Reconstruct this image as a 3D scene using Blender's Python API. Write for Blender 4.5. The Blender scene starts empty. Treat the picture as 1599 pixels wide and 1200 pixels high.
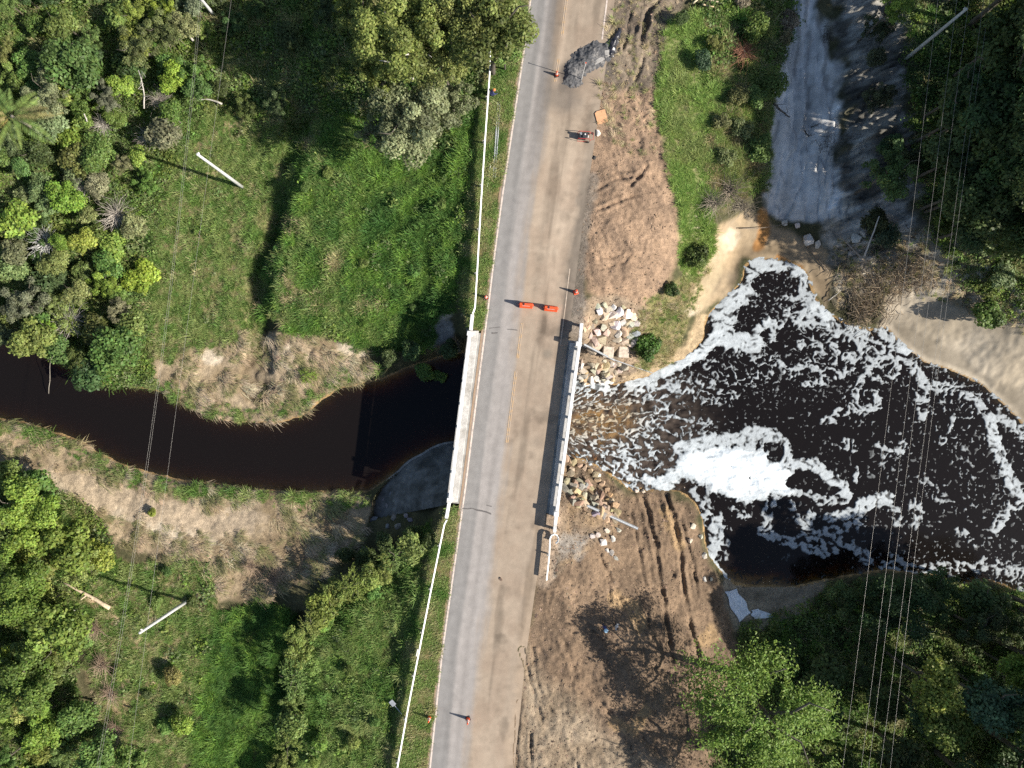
import bpy, bmesh, math, random
import numpy as np
from mathutils import Vector, Matrix, noise as mnoise

random.seed(7)
RNG = np.random.default_rng(7)
scene = bpy.context.scene

# ------------------------------------------------------------------ camera, sky, sun, exposure
CAM_Z, FPX, CX, CY = 65.0, 1110.0, 799.5, 600.0
cam_data = bpy.data.cameras.new('camera')
cam_data.sensor_width = 36.0
cam_data.lens = FPX / 1599.0 * 36.0
cam_data.clip_start = 0.5
cam_data.clip_end = 3000.0
camera = bpy.data.objects.new('camera', cam_data)
camera.location = (0, 0, CAM_Z)
camera.rotation_euler = (0, 0, 0)
scene.collection.objects.link(camera)
scene.camera = camera

SUN_EL = math.radians(33.0)
SUN_DIR = Vector((0.957 * math.cos(SUN_EL), -0.29 * math.cos(SUN_EL), math.sin(SUN_EL))).normalized()
world = bpy.data.worlds.new('World')
scene.world = world
world.use_nodes = True
wn = world.node_tree
sky = wn.nodes.new('ShaderNodeTexSky')
sky.sky_type = 'NISHITA'
sky.sun_disc = False
sky.sun_elevation = SUN_EL
sky.sun_rotation = math.atan2(SUN_DIR.x, SUN_DIR.y)
sky.air_density = 1.0
sky.dust_density = 1.0
wn.links.new(sky.outputs[0], wn.nodes['Background'].inputs[0])
wn.nodes['Background'].inputs[1].default_value = 0.068

sun_data = bpy.data.lights.new('sun', 'SUN')
sun_data.energy = 4.6
sun_data.angle = math.radians(0.5)
sun_data.color = (1.0, 0.94, 0.85)
sun = bpy.data.objects.new('sun', sun_data)
sun.rotation_euler = SUN_DIR.to_track_quat('Z', 'Y').to_euler()
sun.location = SUN_DIR * 120
scene.collection.objects.link(sun)

scene.view_settings.view_transform = 'Standard'
scene.view_settings.look = 'None'
scene.view_settings.exposure = 0.98
scene.view_settings.gamma = 1.0
scene.cycles.max_bounces = 4
scene.cycles.transparent_max_bounces = 8
scene.cycles.diffuse_bounces = 2
scene.cycles.use_denoising = False

# ------------------------------------------------------------------ helpers
COL = scene.collection

def PW(px, py, z=0.0):
    """photo pixel of a point known to lie at height z -> world x, y"""
    d = (CAM_Z - z) / FPX
    return ((px - CX) * d, -(py - CY) * d)

def to_px(x, y, z):
    k = FPX / (CAM_Z - z)
    return CX + x * k, CY - y * k

_G = np.array([[math.cos(a), math.sin(a)] for a in np.linspace(0, 2 * math.pi, 64, endpoint=False)])

def perlin(x, y, seed=0):
    xi = np.floor(x).astype(np.int64); yi = np.floor(y).astype(np.int64)
    xf = x - xi; yf = y - yi
    def g(ix, iy, fx, fy):
        h = (ix * 374761393 + iy * 668265263 + seed * 982451653) & 0xFFFFFFFF
        h = ((h ^ (h >> 13)) * 1274126177) & 0xFFFFFFFF
        h = (h ^ (h >> 16)) & 63
        v = _G[h]
        return v[..., 0] * fx + v[..., 1] * fy
    u = xf * xf * xf * (xf * (xf * 6 - 15) + 10); v = yf * yf * yf * (yf * (yf * 6 - 15) + 10)
    a = g(xi, yi, xf, yf); b = g(xi + 1, yi, xf - 1, yf)
    c = g(xi, yi + 1, xf, yf - 1); d = g(xi + 1, yi + 1, xf - 1, yf - 1)
    return ((a + u * (b - a)) + v * ((c + u * (d - c)) - (a + u * (b - a)))) * 1.5

def fbm(x, y, freq=1.0, octaves=4, seed=0, gain=0.5):
    out = np.zeros_like(x); amp = 1.0; tot = 0.0
    for i in range(octaves):
        out += amp * perlin(x * freq + 17.3 * i, y * freq - 9.1 * i, seed + i * 13)
        tot += amp; amp *= gain; freq *= 2.03
    return out / tot

def sstep(a, b, x):
    t = np.clip((x - a) / (b - a), 0, 1)
    return t * t * (3 - 2 * t)

def seg_dist(x, y, pts, closed):
    """distance of each point to a polyline, and inside mask"""
    d2 = np.full(x.shape, 1e12); inside = np.zeros(x.shape, bool)
    n = len(pts)
    for i in range(n if closed else n - 1):
        ax, ay = pts[i]; bx, by = pts[(i + 1) % n]
        dx, dy = bx - ax, by - ay
        L = dx * dx + dy * dy + 1e-12
        t = np.clip(((x - ax) * dx + (y - ay) * dy) / L, 0, 1)
        d2 = np.minimum(d2, (x - ax - t * dx) ** 2 + (y - ay - t * dy) ** 2)
        if closed and ay != by:
            c = ((ay > y) != (by > y)) & (x < (bx - ax) * (y - ay) / (by - ay) + ax)
            inside ^= c
    return np.sqrt(d2), inside

def sdf_poly(x, y, pts):
    """positive inside"""
    d, ins = seg_dist(x, y, pts, True)
    return np.where(ins, d, -d)

# world raster for zone fields
WX0, WX1, WY0, WY1, WS = -70.0, 70.0, -54.0, 54.0, 0.35
_wx = np.arange(WX0, WX1 + WS, WS); _wy = np.arange(WY0, WY1 + WS, WS)
RXX, RYY = np.meshgrid(_wx, _wy)

def rsample(R, x, y):
    fx = np.clip((x - WX0) / WS, 0, R.shape[1] - 1.001); fy = np.clip((y - WY0) / WS, 0, R.shape[0] - 1.001)
    ix = fx.astype(int); iy = fy.astype(int); u = fx - ix; v = fy - iy
    return (R[iy, ix] * (1 - u) + R[iy, ix + 1] * u) * (1 - v) + (R[iy + 1, ix] * (1 - u) + R[iy + 1, ix + 1] * u) * v

# ---- objects
def link(o, parent=None):
    COL.objects.link(o)
    if parent is not None:
        o.parent = parent
    return o

def tag(o, label=None, category=None, group=None, kind=None):
    if label: o['label'] = label
    if category: o['category'] = category
    if group: o['group'] = group
    if kind: o['kind'] = kind
    return o

def empty(name, loc, rz=0.0):
    o = bpy.data.objects.new(name, None)
    o.empty_display_size = 0.3
    o.location = loc; o.rotation_euler = (0, 0, rz)
    return link(o)

def mesh_obj(name, me, mat=None, parent=None):
    o = bpy.data.objects.new(name, me)
    if mat is not None and not me.materials:
        me.materials.append(mat)
    return link(o, parent)

def mesh_np(name, V, F, smooth=False):
    """V (n,3), F (m,k) all faces with k corners"""
    V = np.asarray(V, np.float32); F = np.asarray(F, np.int32)
    me = bpy.data.meshes.new(name)
    m, k = F.shape
    me.vertices.add(len(V)); me.vertices.foreach_set('co', V.ravel())
    me.loops.add(m * k); me.loops.foreach_set('vertex_index', F.ravel())
    me.polygons.add(m); me.polygons.foreach_set('loop_start', np.arange(0, m * k, k, dtype=np.int32))
    try: me.polygons.foreach_set('loop_total', np.full(m, k, np.int32))
    except Exception: pass
    me.update(calc_edges=True)
    if smooth:
        me.polygons.foreach_set('use_smooth', np.ones(m, bool))
    return me

def grid_faces(nx, ny):
    i = np.arange(nx - 1); j = np.arange(ny - 1)
    I, J = np.meshgrid(i, j)
    a = (J * nx + I).ravel()
    return np.stack([a, a + 1, a + nx + 1, a + nx], 1)

def set_color(me, name, rgb):
    at = me.attributes.new(name, 'FLOAT_COLOR', 'POINT')
    c = np.ones((len(rgb), 4), np.float32); c[:, :3] = rgb
    at.data.foreach_set('color', c.ravel())

def set_float(me, name, v):
    at = me.attributes.new(name, 'FLOAT', 'POINT')
    at.data.foreach_set('value', np.asarray(v, np.float32))

class MB:
    """collects simple solids into one mesh"""
    def __init__(self): self.v = []; self.f = []
    def add(self, v, f):
        b = len(self.v); self.v += [tuple(p) for p in v]; self.f += [tuple(b + i for i in q) for q in f]; return self
    def box(self, c, s, rz=0.0, taper=1.0, ry=0.0):
        M = Matrix.Translation(c) @ Matrix.Rotation(rz, 4, 'Z') @ Matrix.Rotation(ry, 4, 'Y')
        v = []
        for z, t in ((-.5, 1), (.5, taper)):
            for x, y in ((-.5, -.5), (.5, -.5), (.5, .5), (-.5, .5)):
                v.append(M @ Vector((x * s[0] * t, y * s[1] * t, z * s[2])))
        return self.add(v, [(3, 2, 1, 0), (4, 5, 6, 7), (0, 1, 5, 4), (1, 2, 6, 5), (2, 3, 7, 6), (3, 0, 4, 7)])
    def tube(self, p0, p1, r0, r1=None, n=8, cap=True):
        r1 = r0 if r1 is None else r1
        p0 = Vector(p0); p1 = Vector(p1); d = (p1 - p0)
        q = d.to_track_quat('Z', 'Y'); v = []
        for p, r in ((p0, r0), (p1, r1)):
            for i in range(n):
                a = 2 * math.pi * i / n
                v.append(p + q @ Vector((math.cos(a) * r, math.sin(a) * r, 0)))
        f = [(i, (i + 1) % n, n + (i + 1) % n, n + i) for i in range(n)]
        if cap: f += [tuple(range(n - 1, -1, -1)), tuple(range(n, 2 * n))]
        return self.add(v, f)
    def path(self, pts, radii, n=8):
        """one continuous tube through points"""
        P = [Vector(p) for p in pts]; v = []
        for i, p in enumerate(P):
            d = (P[min(i + 1, len(P) - 1)] - P[max(i - 1, 0)])
            q = d.to_track_quat('Z', 'Y')
            r = radii[i] if hasattr(radii, '__len__') else radii
            for k in range(n):
                a = 2 * math.pi * k / n
                v.append(p + q @ Vector((math.cos(a) * r, math.sin(a) * r, 0)))
        f = []
        for i in range(len(P) - 1):
            for k in range(n):
                f.append((i * n + k, i * n + (k + 1) % n, (i + 1) * n + (k + 1) % n, (i + 1) * n + k))
        f += [tuple(range(n - 1, -1, -1)), tuple(range((len(P) - 1) * n, len(P) * n))]
        return self.add(v, f)
    def lathe(self, prof, n=16, c=(0, 0, 0)):
        v = []
        for r, z in prof:
            for k in range(n):
                a = 2 * math.pi * k / n
                v.append((c[0] + r * math.cos(a), c[1] + r * math.sin(a), c[2] + z))
        f = []
        for i in range(len(prof) - 1):
            for k in range(n):
                f.append((i * n + k, i * n + (k + 1) % n, (i + 1) * n + (k + 1) % n, (i + 1) * n + k))
        f += [tuple(range(n - 1, -1, -1)), tuple(range((len(prof) - 1) * n, len(prof) * n))]
        return self.add(v, f)
    def sweep(self, pts, prof):
        """closed profile (lateral, up) swept along a plan polyline; lateral + = to the side of travel's right"""
        P = [Vector(p) for p in pts]; v = []; n = len(prof)
        for i, p in enumerate(P):
            d = P[min(i + 1, len(P) - 1)] - P[max(i - 1, 0)]
            d.z = 0; d.normalize(); s = Vector((d.y, -d.x, 0))
            for a, b in prof: v.append(p + s * a + Vector((0, 0, b)))
        f = []
        for i in range(len(P) - 1):
            for k in range(n):
                f.append((i * n + k, i * n + (k + 1) % n, (i + 1) * n + (k + 1) % n, (i + 1) * n + k))
        f += [tuple(range(n - 1, -1, -1)), tuple(range((len(P) - 1) * n, len(P) * n))]
        return self.add(v, f)
    def mesh(self, name, smooth=False):
        me = bpy.data.meshes.new(name); me.from_pydata(self.v, [], self.f)
        bm = bmesh.new(); bm.from_mesh(me); bmesh.ops.recalc_face_normals(bm, faces=bm.faces); bm.to_mesh(me); bm.free()
        if smooth: me.polygons.foreach_set('use_smooth', np.ones(len(me.polygons), bool))
        return me
    def build(self, name, mat, parent=None, smooth=False, bevel=0.0):
        o = mesh_obj(name, self.mesh(name, smooth), mat, parent)
        if bevel:
            m = o.modifiers.new('bevel', 'BEVEL'); m.width = bevel; m.segments = 2; m.limit_method = 'ANGLE'
        return o

def copy_tree(o, parent=None):
    c = o.copy(); COL.objects.link(c); c.parent = parent
    for ch in o.children: copy_tree(ch, c)
    return c

# ------------------------------------------------------------------ materials
def new_mat(name):
    m = bpy.data.materials.new(name); m.use_nodes = True
    nt = m.node_tree; b = nt.nodes['Principled BSDF']
    return m, nt, b

def N(nt, kind, **kw):
    n = nt.nodes.new(kind)
    for k, v in kw.items(): setattr(n, k, v)
    return n

def grain(nt, color_out, scale, amount, coords='Object', detail=6.0):
    """multiply a colour by fine noise 1-amount .. 1+amount"""
    tc = N(nt, 'ShaderNodeTexCoord'); nz = N(nt, 'ShaderNodeTexNoise')
    nz.inputs['Scale'].default_value = scale; nz.inputs['Detail'].default_value = detail
    nt.links.new(tc.outputs[coords], nz.inputs['Vector'])
    mr = N(nt, 'ShaderNodeMapRange'); mr.inputs['From Min'].default_value = 0.3; mr.inputs['From Max'].default_value = 0.7
    mr.inputs['To Min'].default_value = 1 - amount; mr.inputs['To Max'].default_value = 1 + amount
    nt.links.new(nz.outputs['Fac'], mr.inputs['Value'])
    mx = N(nt, 'ShaderNodeVectorMath', operation='SCALE')
    nt.links.new(color_out, mx.inputs[0]); nt.links.new(mr.outputs[0], mx.inputs['Scale'])
    return mx.outputs[0], nz

def simple_mat(name, rgb, rough=0.7, scale=6.0, amount=0.2, bump=0.15, metallic=0.0, use_obj_color=False, stains=None):
    m, nt, b = new_mat(name)
    if use_obj_color:
        oi = N(nt, 'ShaderNodeObjectInfo'); src = oi.outputs['Color']
    else:
        c = N(nt, 'ShaderNodeRGB'); c.outputs[0].default_value = (*rgb, 1); src = c.outputs[0]
    if stains:
        tc = N(nt, 'ShaderNodeTexCoord'); n2 = N(nt, 'ShaderNodeTexNoise'); n2.inputs['Scale'].default_value = stains[1]; n2.inputs['Detail'].default_value = 8
        nt.links.new(tc.outputs['Object'], n2.inputs['Vector'])
        mr = N(nt, 'ShaderNodeMapRange'); mr.inputs['From Min'].default_value = stains[2]; mr.inputs['From Max'].default_value = stains[3]
        nt.links.new(n2.outputs['Fac'], mr.inputs['Value'])
        mx = N(nt, 'ShaderNodeMix', data_type='RGBA'); nt.links.new(mr.outputs[0], mx.inputs['Factor'])
        nt.links.new(src, mx.inputs['A']); mx.inputs['B'].default_value = (*stains[0], 1); src = mx.outputs['Result']
    out, nz = grain(nt, src, scale, amount)
    nt.links.new(out, b.inputs['Base Color'])
    b.inputs['Roughness'].default_value = rough; b.inputs['Metallic'].default_value = metallic
    if bump:
        bp = N(nt, 'ShaderNodeBump'); bp.inputs['Strength'].default_value = bump; bp.inputs['Distance'].default_value = 0.03
        nt.links.new(nz.outputs['Fac'], bp.inputs['Height']); nt.links.new(bp.outputs[0], b.inputs['Normal'])
    return m

def attr_mat(name, scales, bump=0.4, dist=0.06, rough=0.95):
    """ground sheet: colour attribute with two grains and relief, weaker where the attribute grit is small (smooth sand)"""
    m, nt, b = new_mat(name)
    at = N(nt, 'ShaderNodeAttribute'); at.attribute_name = 'Col'
    gr = N(nt, 'ShaderNodeAttribute'); gr.attribute_name = 'grit'
    out1, n1 = grain(nt, at.outputs['Color'], scales[0][0], scales[0][1])
    out2, n2 = grain(nt, out1, scales[1][0], scales[1][1], detail=3.0)
    mx = N(nt, 'ShaderNodeMix', data_type='RGBA'); nt.links.new(gr.outputs['Fac'], mx.inputs['Factor']); nt.links.new(at.outputs['Color'], mx.inputs['A']); nt.links.new(out2, mx.inputs['B'])
    nt.links.new(mx.outputs['Result'], b.inputs['Base Color'])
    b.inputs['Roughness'].default_value = rough; b.inputs['Specular IOR Level'].default_value = 0.2
    ad = N(nt, 'ShaderNodeMath', operation='ADD'); nt.links.new(n1.outputs['Fac'], ad.inputs[0]); nt.links.new(n2.outputs['Fac'], ad.inputs[1])
    mu = N(nt, 'ShaderNodeMath', operation='MULTIPLY'); nt.links.new(ad.outputs[0], mu.inputs[0]); nt.links.new(gr.outputs['Fac'], mu.inputs[1])
    bp = N(nt, 'ShaderNodeBump'); bp.inputs['Strength'].default_value = bump; bp.inputs['Distance'].default_value = dist
    nt.links.new(mu.outputs[0], bp.inputs['Height']); nt.links.new(bp.outputs[0], b.inputs['Normal'])
    return m

def leaf_mat(name, source, trans=0.3, var=0.45, rough=0.55):
    """foliage: colour from the object (or the scattered point), a little different on every leaf, light shining through"""
    m, nt, b = new_mat(name)
    if source == 'object':
        src = N(nt, 'ShaderNodeObjectInfo').outputs['Color']
    else:
        a = N(nt, 'ShaderNodeAttribute'); a.attribute_type = 'INSTANCER'; a.attribute_name = 'tint'; src = a.outputs['Color']
    ge = N(nt, 'ShaderNodeNewGeometry')
    mr = N(nt, 'ShaderNodeMapRange'); mr.inputs['To Min'].default_value = 1 - var; mr.inputs['To Max'].default_value = 1 + var
    nt.links.new(ge.outputs['Random Per Island'], mr.inputs['Value'])
    hs = N(nt, 'ShaderNodeHueSaturation')
    hr = N(nt, 'ShaderNodeMapRange'); hr.inputs['To Min'].default_value = 0.478; hr.inputs['To Max'].default_value = 0.515
    mm = N(nt, 'ShaderNodeMath', operation='MULTIPLY'); mm.inputs[1].default_value = 7.31
    fr = N(nt, 'ShaderNodeMath', operation='FRACT')
    nt.links.new(ge.outputs['Random Per Island'], mm.inputs[0]); nt.links.new(mm.outputs[0], fr.inputs[0]); nt.links.new(fr.outputs[0], hr.inputs['Value'])
    cl = N(nt, 'ShaderNodeAttribute'); cl.attribute_name = 'clump'; c1 = N(nt, 'ShaderNodeMath', operation='ADD'); c1.inputs[1].default_value = 1.0; nt.links.new(cl.outputs['Fac'], c1.inputs[0])
    cm = N(nt, 'ShaderNodeMath', operation='MULTIPLY'); nt.links.new(c1.outputs[0], cm.inputs[0]); nt.links.new(mr.outputs[0], cm.inputs[1])
    nt.links.new(hr.outputs[0], hs.inputs['Hue']); nt.links.new(cm.outputs[0], hs.inputs['Value']); nt.links.new(src, hs.inputs['Color'])
    nt.links.new(hs.outputs[0], b.inputs['Base Color']); b.inputs['Roughness'].default_value = rough
    b.inputs['Specular IOR Level'].default_value = 0.3
    tr = N(nt, 'ShaderNodeBsdfTranslucent'); nt.links.new(hs.outputs[0], tr.inputs['Color'])
    mx = N(nt, 'ShaderNodeMixShader'); mx.inputs[0].default_value = trans
    nt.links.new(b.outputs[0], mx.inputs[1]); nt.links.new(tr.outputs[0], mx.inputs[2])
    nt.links.new(mx.outputs[0], nt.nodes['Material Output'].inputs['Surface'])
    return m

M = {}
M['ground'] = attr_mat('ground', ((3.0, 0.22), (12.0, 0.26)), bump=0.5, dist=0.08)
M['road'] = attr_mat('road', ((1.4, 0.09), (22.0, 0.12)), bump=0.3, dist=0.012, rough=0.9)
M['leaf'] = leaf_mat('leaf', 'object', trans=0.38, var=0.35)
M['scatter_leaf'] = leaf_mat('scatter_leaf', 'point', trans=0.42, var=0.22, rough=0.65)
M['straw'] = leaf_mat('straw', 'point', trans=0.12, var=0.3, rough=0.8)
M['bark'] = simple_mat('bark', (0.13, 0.115, 0.09), 0.9, 9.0, 0.35, 0.4, use_obj_color=True)
M['dead_wood'] = simple_mat('dead_wood', (0.33, 0.30, 0.26), 0.9, 9.0, 0.35, 0.3, use_obj_color=True)
M['concrete'] = simple_mat('concrete', (0.30, 0.29, 0.27), 0.9, 2.0, 0.25, 0.25, stains=((0.12, 0.12, 0.11), 0.7, 0.5, 0.75))
M['white_concrete'] = simple_mat('white_concrete', (0.72, 0.71, 0.69), 0.75, 7.0, 0.12, 0.2, stains=((0.38, 0.35, 0.31), 1.9, 0.5, 0.75))
M['walkway'] = simple_mat('walkway', (0.44, 0.425, 0.40), 0.85, 5.0, 0.14, 0.2, stains=((0.27, 0.25, 0.22), 1.1, 0.45, 0.75))
M['white_steel'] = simple_mat('white_steel', (0.78, 0.78, 0.74), 0.45, 5.0, 0.08, 0.05, stains=((0.35, 0.24, 0.15), 2.0, 0.68, 0.85))
M['post_wood'] = simple_mat('post_wood', (0.40, 0.38, 0.34), 0.8, 8.0, 0.25, 0.2)
M['galvanised'] = simple_mat('galvanised', (0.34, 0.355, 0.37), 0.5, 6.0, 0.2, 0.05, metallic=0.3)
M['rock'] = simple_mat('rock', (0.4, 0.36, 0.3), 0.9, 4.0, 0.28, 0.5, use_obj_color=True)
M['orange_plastic'] = simple_mat('orange_plastic', (0.78, 0.09, 0.02), 0.5, 5.0, 0.12, 0.05, stains=((0.5, 0.16, 0.08), 3.0, 0.55, 0.8))
M['white_plastic'] = simple_mat('white_plastic', (0.7, 0.68, 0.64), 0.5, 5.0, 0.1, 0.05)
M['rubber'] = simple_mat('rubber', (0.02, 0.02, 0.022), 0.7, 8.0, 0.3, 0.1)
M['black_steel'] = simple_mat('black_steel', (0.035, 0.036, 0.04), 0.5, 8.0, 0.3, 0.1)
M['wire'] = simple_mat('wire', (0.30, 0.285, 0.26), 0.45, 5.0, 0.1, 0.0, metallic=0.3)

# ------------------------------------------------------------------ lie of the land
# heights read off the photograph: pixel x, pixel y, metres above the road
CTRL = [
 (735,100,-.5),(735,300,-.5),(735,450,-.7),(690,100,-1.1),(680,300,-1.4),(680,430,-1.7),(600,100,-2.1),(580,300,-2.3),(600,430,-2.7),
 (480,100,-2.6),(475,300,-2.3),(450,450,-2.9),(425,100,-3.9),(420,300,-4.2),(392,450,-4.5),(300,100,-3.8),(300,300,-4.0),(280,480,-4.5),
 (150,50,-3),(100,250,-3),(120,420,-3.8),(0,100,-2.5),(0,300,-3),(0,450,-4.2),(-150,200,-2),(-150,450,-3.5),(-200,-100,-2),(400,-200,-3),(650,-200,-1.6),
 (250,560,-4.9),(350,620,-5.25),(450,620,-5.25),(520,560,-4.7),(600,540,-4.6),(680,530,-4.0),
 (50,690,-5.1),(150,740,-4.9),(250,790,-4.6),(350,820,-4.6),(450,800,-4.9),(540,800,-4.9),
 (50,800,-3.9),(150,900,-3.9),(300,900,-4.1),(420,880,-4.4),(540,880,-4.3),(0,1000,-3.2),(150,1050,-3.4),(300,1050,-3.9),(410,1050,-4.1),(100,1200,-3),(300,1250,-3.6),
 (495,1000,-1.9),(480,1150,-1.8),(565,945,-1.7),(600,1000,-1.3),(560,1150,-1.1),(645,895,-1.1),(500,895,-4.5),(452,950,-4.4),(436,1010,-4.4),(430,1090,-4.3),(425,1170,-4.2),(590,872,-3.6),(650,1000,-.8),(612,1150,-.6),(670,860,-1.2),(-150,900,-3),(-150,1200,-2.5),(400,1350,-3),(550,1350,-1.4),
 (960,50,-.05),(1000,50,-.1),(960,200,-.1),(1000,300,-.2),(960,400,-.2),(1040,150,-.4),(1040,300,-.6),(1030,430,-1.2),(1100,50,-.5),(1100,150,-.8),(1110,250,-1.3),(1120,350,-2.8),
 (1180,50,-1.2),(1180,150,-1.8),(1180,250,-2.8),(1260,0,-2.8),(1250,100,-3.6),(1250,200,-4.2),(1240,280,-4.9),(1260,340,-5.5),(1200,360,-5.8),
 (1350,0,-1.6),(1350,100,-1.8),(1360,200,-2.4),(1380,300,-3.2),(1430,50,-.8),(1430,150,-.8),(1450,250,-1.2),(1480,350,-2),(1560,100,-.3),(1560,250,-.3),(1560,350,-1.2),(1700,100,.5),(1700,300,0),(1300,-200,-2),(1600,-200,0),(1050,-200,-.3),
 (1300,380,-5.4),(1350,430,-5.6),(1400,400,-4.4),(1480,430,-3.6),(1450,490,-5.5),(1500,540,-6.0),(1560,560,-5.4),(1599,500,-3.4),(1700,500,-2),(1599,600,-6),(1750,600,-4),
 (1150,380,-5.7),(1080,420,-4.2),(1060,480,-3.8),(1040,540,-5.2),(1090,500,-5.7),
 (920,480,-.5),(960,480,-1),(1000,480,-2),(920,540,-2.7),(970,540,-3.4),(1000,570,-5.2),(920,580,-5.2),
 (890,740,-5.4),(880,780,-3),(880,830,-.8),(930,760,-5.4),(930,810,-3),(930,870,-1),(1000,790,-5.6),(1000,850,-4),(1000,920,-2.2),(1060,800,-5.9),(1080,900,-5.1),(900,950,-.3),
 (1000,1000,-1.2),(1080,1000,-3.2),(880,1100,-.1),(980,1100,-.4),(1060,1100,-1.4),(900,1250,0),(1050,1250,-.6),(1120,950,-5.6),(1130,1050,-3.3),(1150,1150,-2.6),
 (1200,950,-5.9),(1300,950,-5.4),(1250,1050,-4.4),(1350,1100,-3.8),(1250,1200,-3),(1450,950,-5.2),(1500,1050,-3.6),(1450,1200,-2.8),(1599,950,-5.6),(1599,1050,-3.6),(1700,1000,-3),(1700,1200,-2),(1300,1350,-2),(1000,1350,0),
]
_cp = np.array([(*PW(a, b, c), c) for a, b, c in CTRL])
_d = np.sqrt(((_cp[:, None, :2] - _cp[None, :, :2]) ** 2).sum(-1) + 0.6)
_n = len(_cp)
_A = np.zeros((_n + 1, _n + 1)); _A[:_n, :_n] = -_d - np.eye(_n) * 0.15; _A[:_n, _n] = 1; _A[_n, :_n] = 1
_w = np.linalg.solve(_A, np.r_[_cp[:, 2], 0])
_R = np.full(RXX.shape, _w[-1])
for k in range(_n):
    _R -= _w[k] * np.sqrt((RXX - _cp[k, 0]) ** 2 + (RYY - _cp[k, 1]) ** 2 + 0.6)
R_LAND = _R

ZU, ZD = -5.6, -6.4     # water level above and below the bridge
UP_N = [(-400,420),(-120,505),(0,522),(60,545),(110,572),(150,598),(200,604),(240,606),(270,625),(330,650),(370,659),(430,660),(470,650),(500,626),(530,606),(570,598),(600,590),(640,572),(690,556),(730,548)]
UP_S = [(715,692),(680,700),(640,722),(605,748),(575,768),(540,768),(460,768),(400,764),(330,755),(290,752),(200,730),(150,706),(130,690),(80,675),(40,660),(0,655),(-120,640),(-400,560)]
DN_N = [(880,592),(915,597),(960,600),(1005,590),(1040,573),(1075,558),(1098,530),(1101,500),(1108,488),(1132,466),(1158,440),(1164,412),(1185,405),(1210,404),(1240,410),(1258,425),(1268,448),(1275,468),(1290,488),(1330,510),(1355,515),(1385,512),(1398,528),(1420,548),(1445,566),(1480,576),(1530,598),(1570,634),(1599,664),(1680,700),(2000,720)]
DN_S = [(2000,960),(1680,940),(1599,926),(1545,906),(1500,912),(1450,897),(1380,890),(1290,905),(1240,917),(1180,917),(1148,914),(1132,900),(1115,878),(1101,850),(1096,805),(1082,782),(1062,768),(1035,762),(1010,768),(985,766),(962,748),(935,730),(905,716),(880,712)]
WATER = [PW(a, b, ZU) for a, b in UP_N] + [PW(a, b, ZD) for a, b in DN_N] + [PW(a, b, ZD) for a, b in DN_S] + [PW(a, b, ZU) for a, b in UP_S]
R_WAT = sdf_poly(RXX, RYY, WATER)

def water_z(x):
    return ZU + (ZD - ZU) * sstep(1.0, 13.0, x)

# flat platforms that carry the road up to both bridge ends
PLAT_N = [(900,-1200),(832,-100),(762,110),(737,488),(735,516),(907,516),(909,478),(930,300),(960,100),(1000,-100),(1090,-1200)]
PLAT_S = [(699,796),(866,806),(852,900),(838,1000),(800,1300),(640,2400),(470,2400),(606,1230),(650,1010),(691,815)]
R_PLN = sdf_poly(RXX, RYY, [PW(a, b) for a, b in PLAT_N])
R_PLS = sdf_poly(RXX, RYY, [PW(a, b) for a, b in PLAT_S])

def land_z(x, y):
    xs = np.clip(x, -64, 64); ys = np.clip(y, -50, 50)
    z = rsample(R_LAND, xs, ys)
    rough = fbm(x, y, 0.22, 4, 3) * 0.30 + fbm(x, y, 1.3, 3, 5) * 0.10
    pl = np.maximum(rsample(R_PLN, xs, ys), rsample(R_PLS, xs, ys))
    w = sstep(-1.6, 0.0, pl)
    z = z + rough * (1 - w)
    z = z * (1 - w) - 0.03 * w
    sd = -rsample(R_WAT, xs, ys) + fbm(x, y, 0.9, 3, 8) * 0.22
    zw = water_z(x)
    bank = zw + 0.04 + np.clip(sd, 0, None) * np.where(x > 5, 1.1, 1.5)
    z = np.where(sd > 0, np.minimum(z, np.maximum(bank, np.where(pl > -1.2, z * sstep(0.3, 2.0, sd) + bank * (1 - sstep(0.3, 2.0, sd)), bank))), z)
    z = np.where(sd > 0, np.maximum(z, zw + 0.03 + 0.06 * np.clip(sd, 0, 4)), z)
    shal = np.minimum(seg_dist(x, y, [PW(a, b_, ZD) for a, b_ in ((1140, 908), (1170, 916), (1205, 917))], False)[0], np.minimum(seg_dist(x, y, [PW(a, b_, ZD) for a, b_ in ((1180, 404), (1215, 403), (1250, 416), (1268, 448))], False)[0], seg_dist(x, y, [PW(a, b_, ZD) for a, b_ in ((985, 768), (1005, 770))], False)[0]))
    bed = zw - np.clip(-sd * (0.42 - 0.27 * sstep(2.2, 0.8, shal)), 0, 1.9) + 0.03
    z = np.where(sd <= 0, bed, z)
    return z

TS = 0.15
def spread_axis(half, step):
    inner = np.arange(-half, half + 1e-6, step)
    out = [half]; s = step
    while out[-1] < 420:
        s *= 1.35; out.append(out[-1] + s)
    o = np.array(out[1:])
    return np.r_[-o[::-1], inner, o], len(o)
GX, _ox = spread_axis(57.0, TS); GY, _oy = spread_axis(44.0, TS)
TX, TY = np.meshgrid(GX, GY)
TZ = land_z(TX, TY)

_IX0, _IY0 = GX[_ox], GY[_oy]
_TZI = TZ[_oy:len(GY) - _oy, _ox:len(GX) - _ox]
def ground_z(x, y, A=None):
    A = _TZI if A is None else A
    x = np.asarray(x, float); y = np.asarray(y, float)
    fx = np.clip((x - _IX0) / TS, 0, A.shape[1] - 1.001); fy = np.clip((y - _IY0) / TS, 0, A.shape[0] - 1.001)
    ix = fx.astype(int); iy = fy.astype(int); u = fx - ix; v = fy - iy
    return (A[iy, ix] * (1 - u) + A[iy, ix + 1] * u) * (1 - v) + (A[iy + 1, ix] * (1 - u) + A[iy + 1, ix + 1] * u) * v

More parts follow.
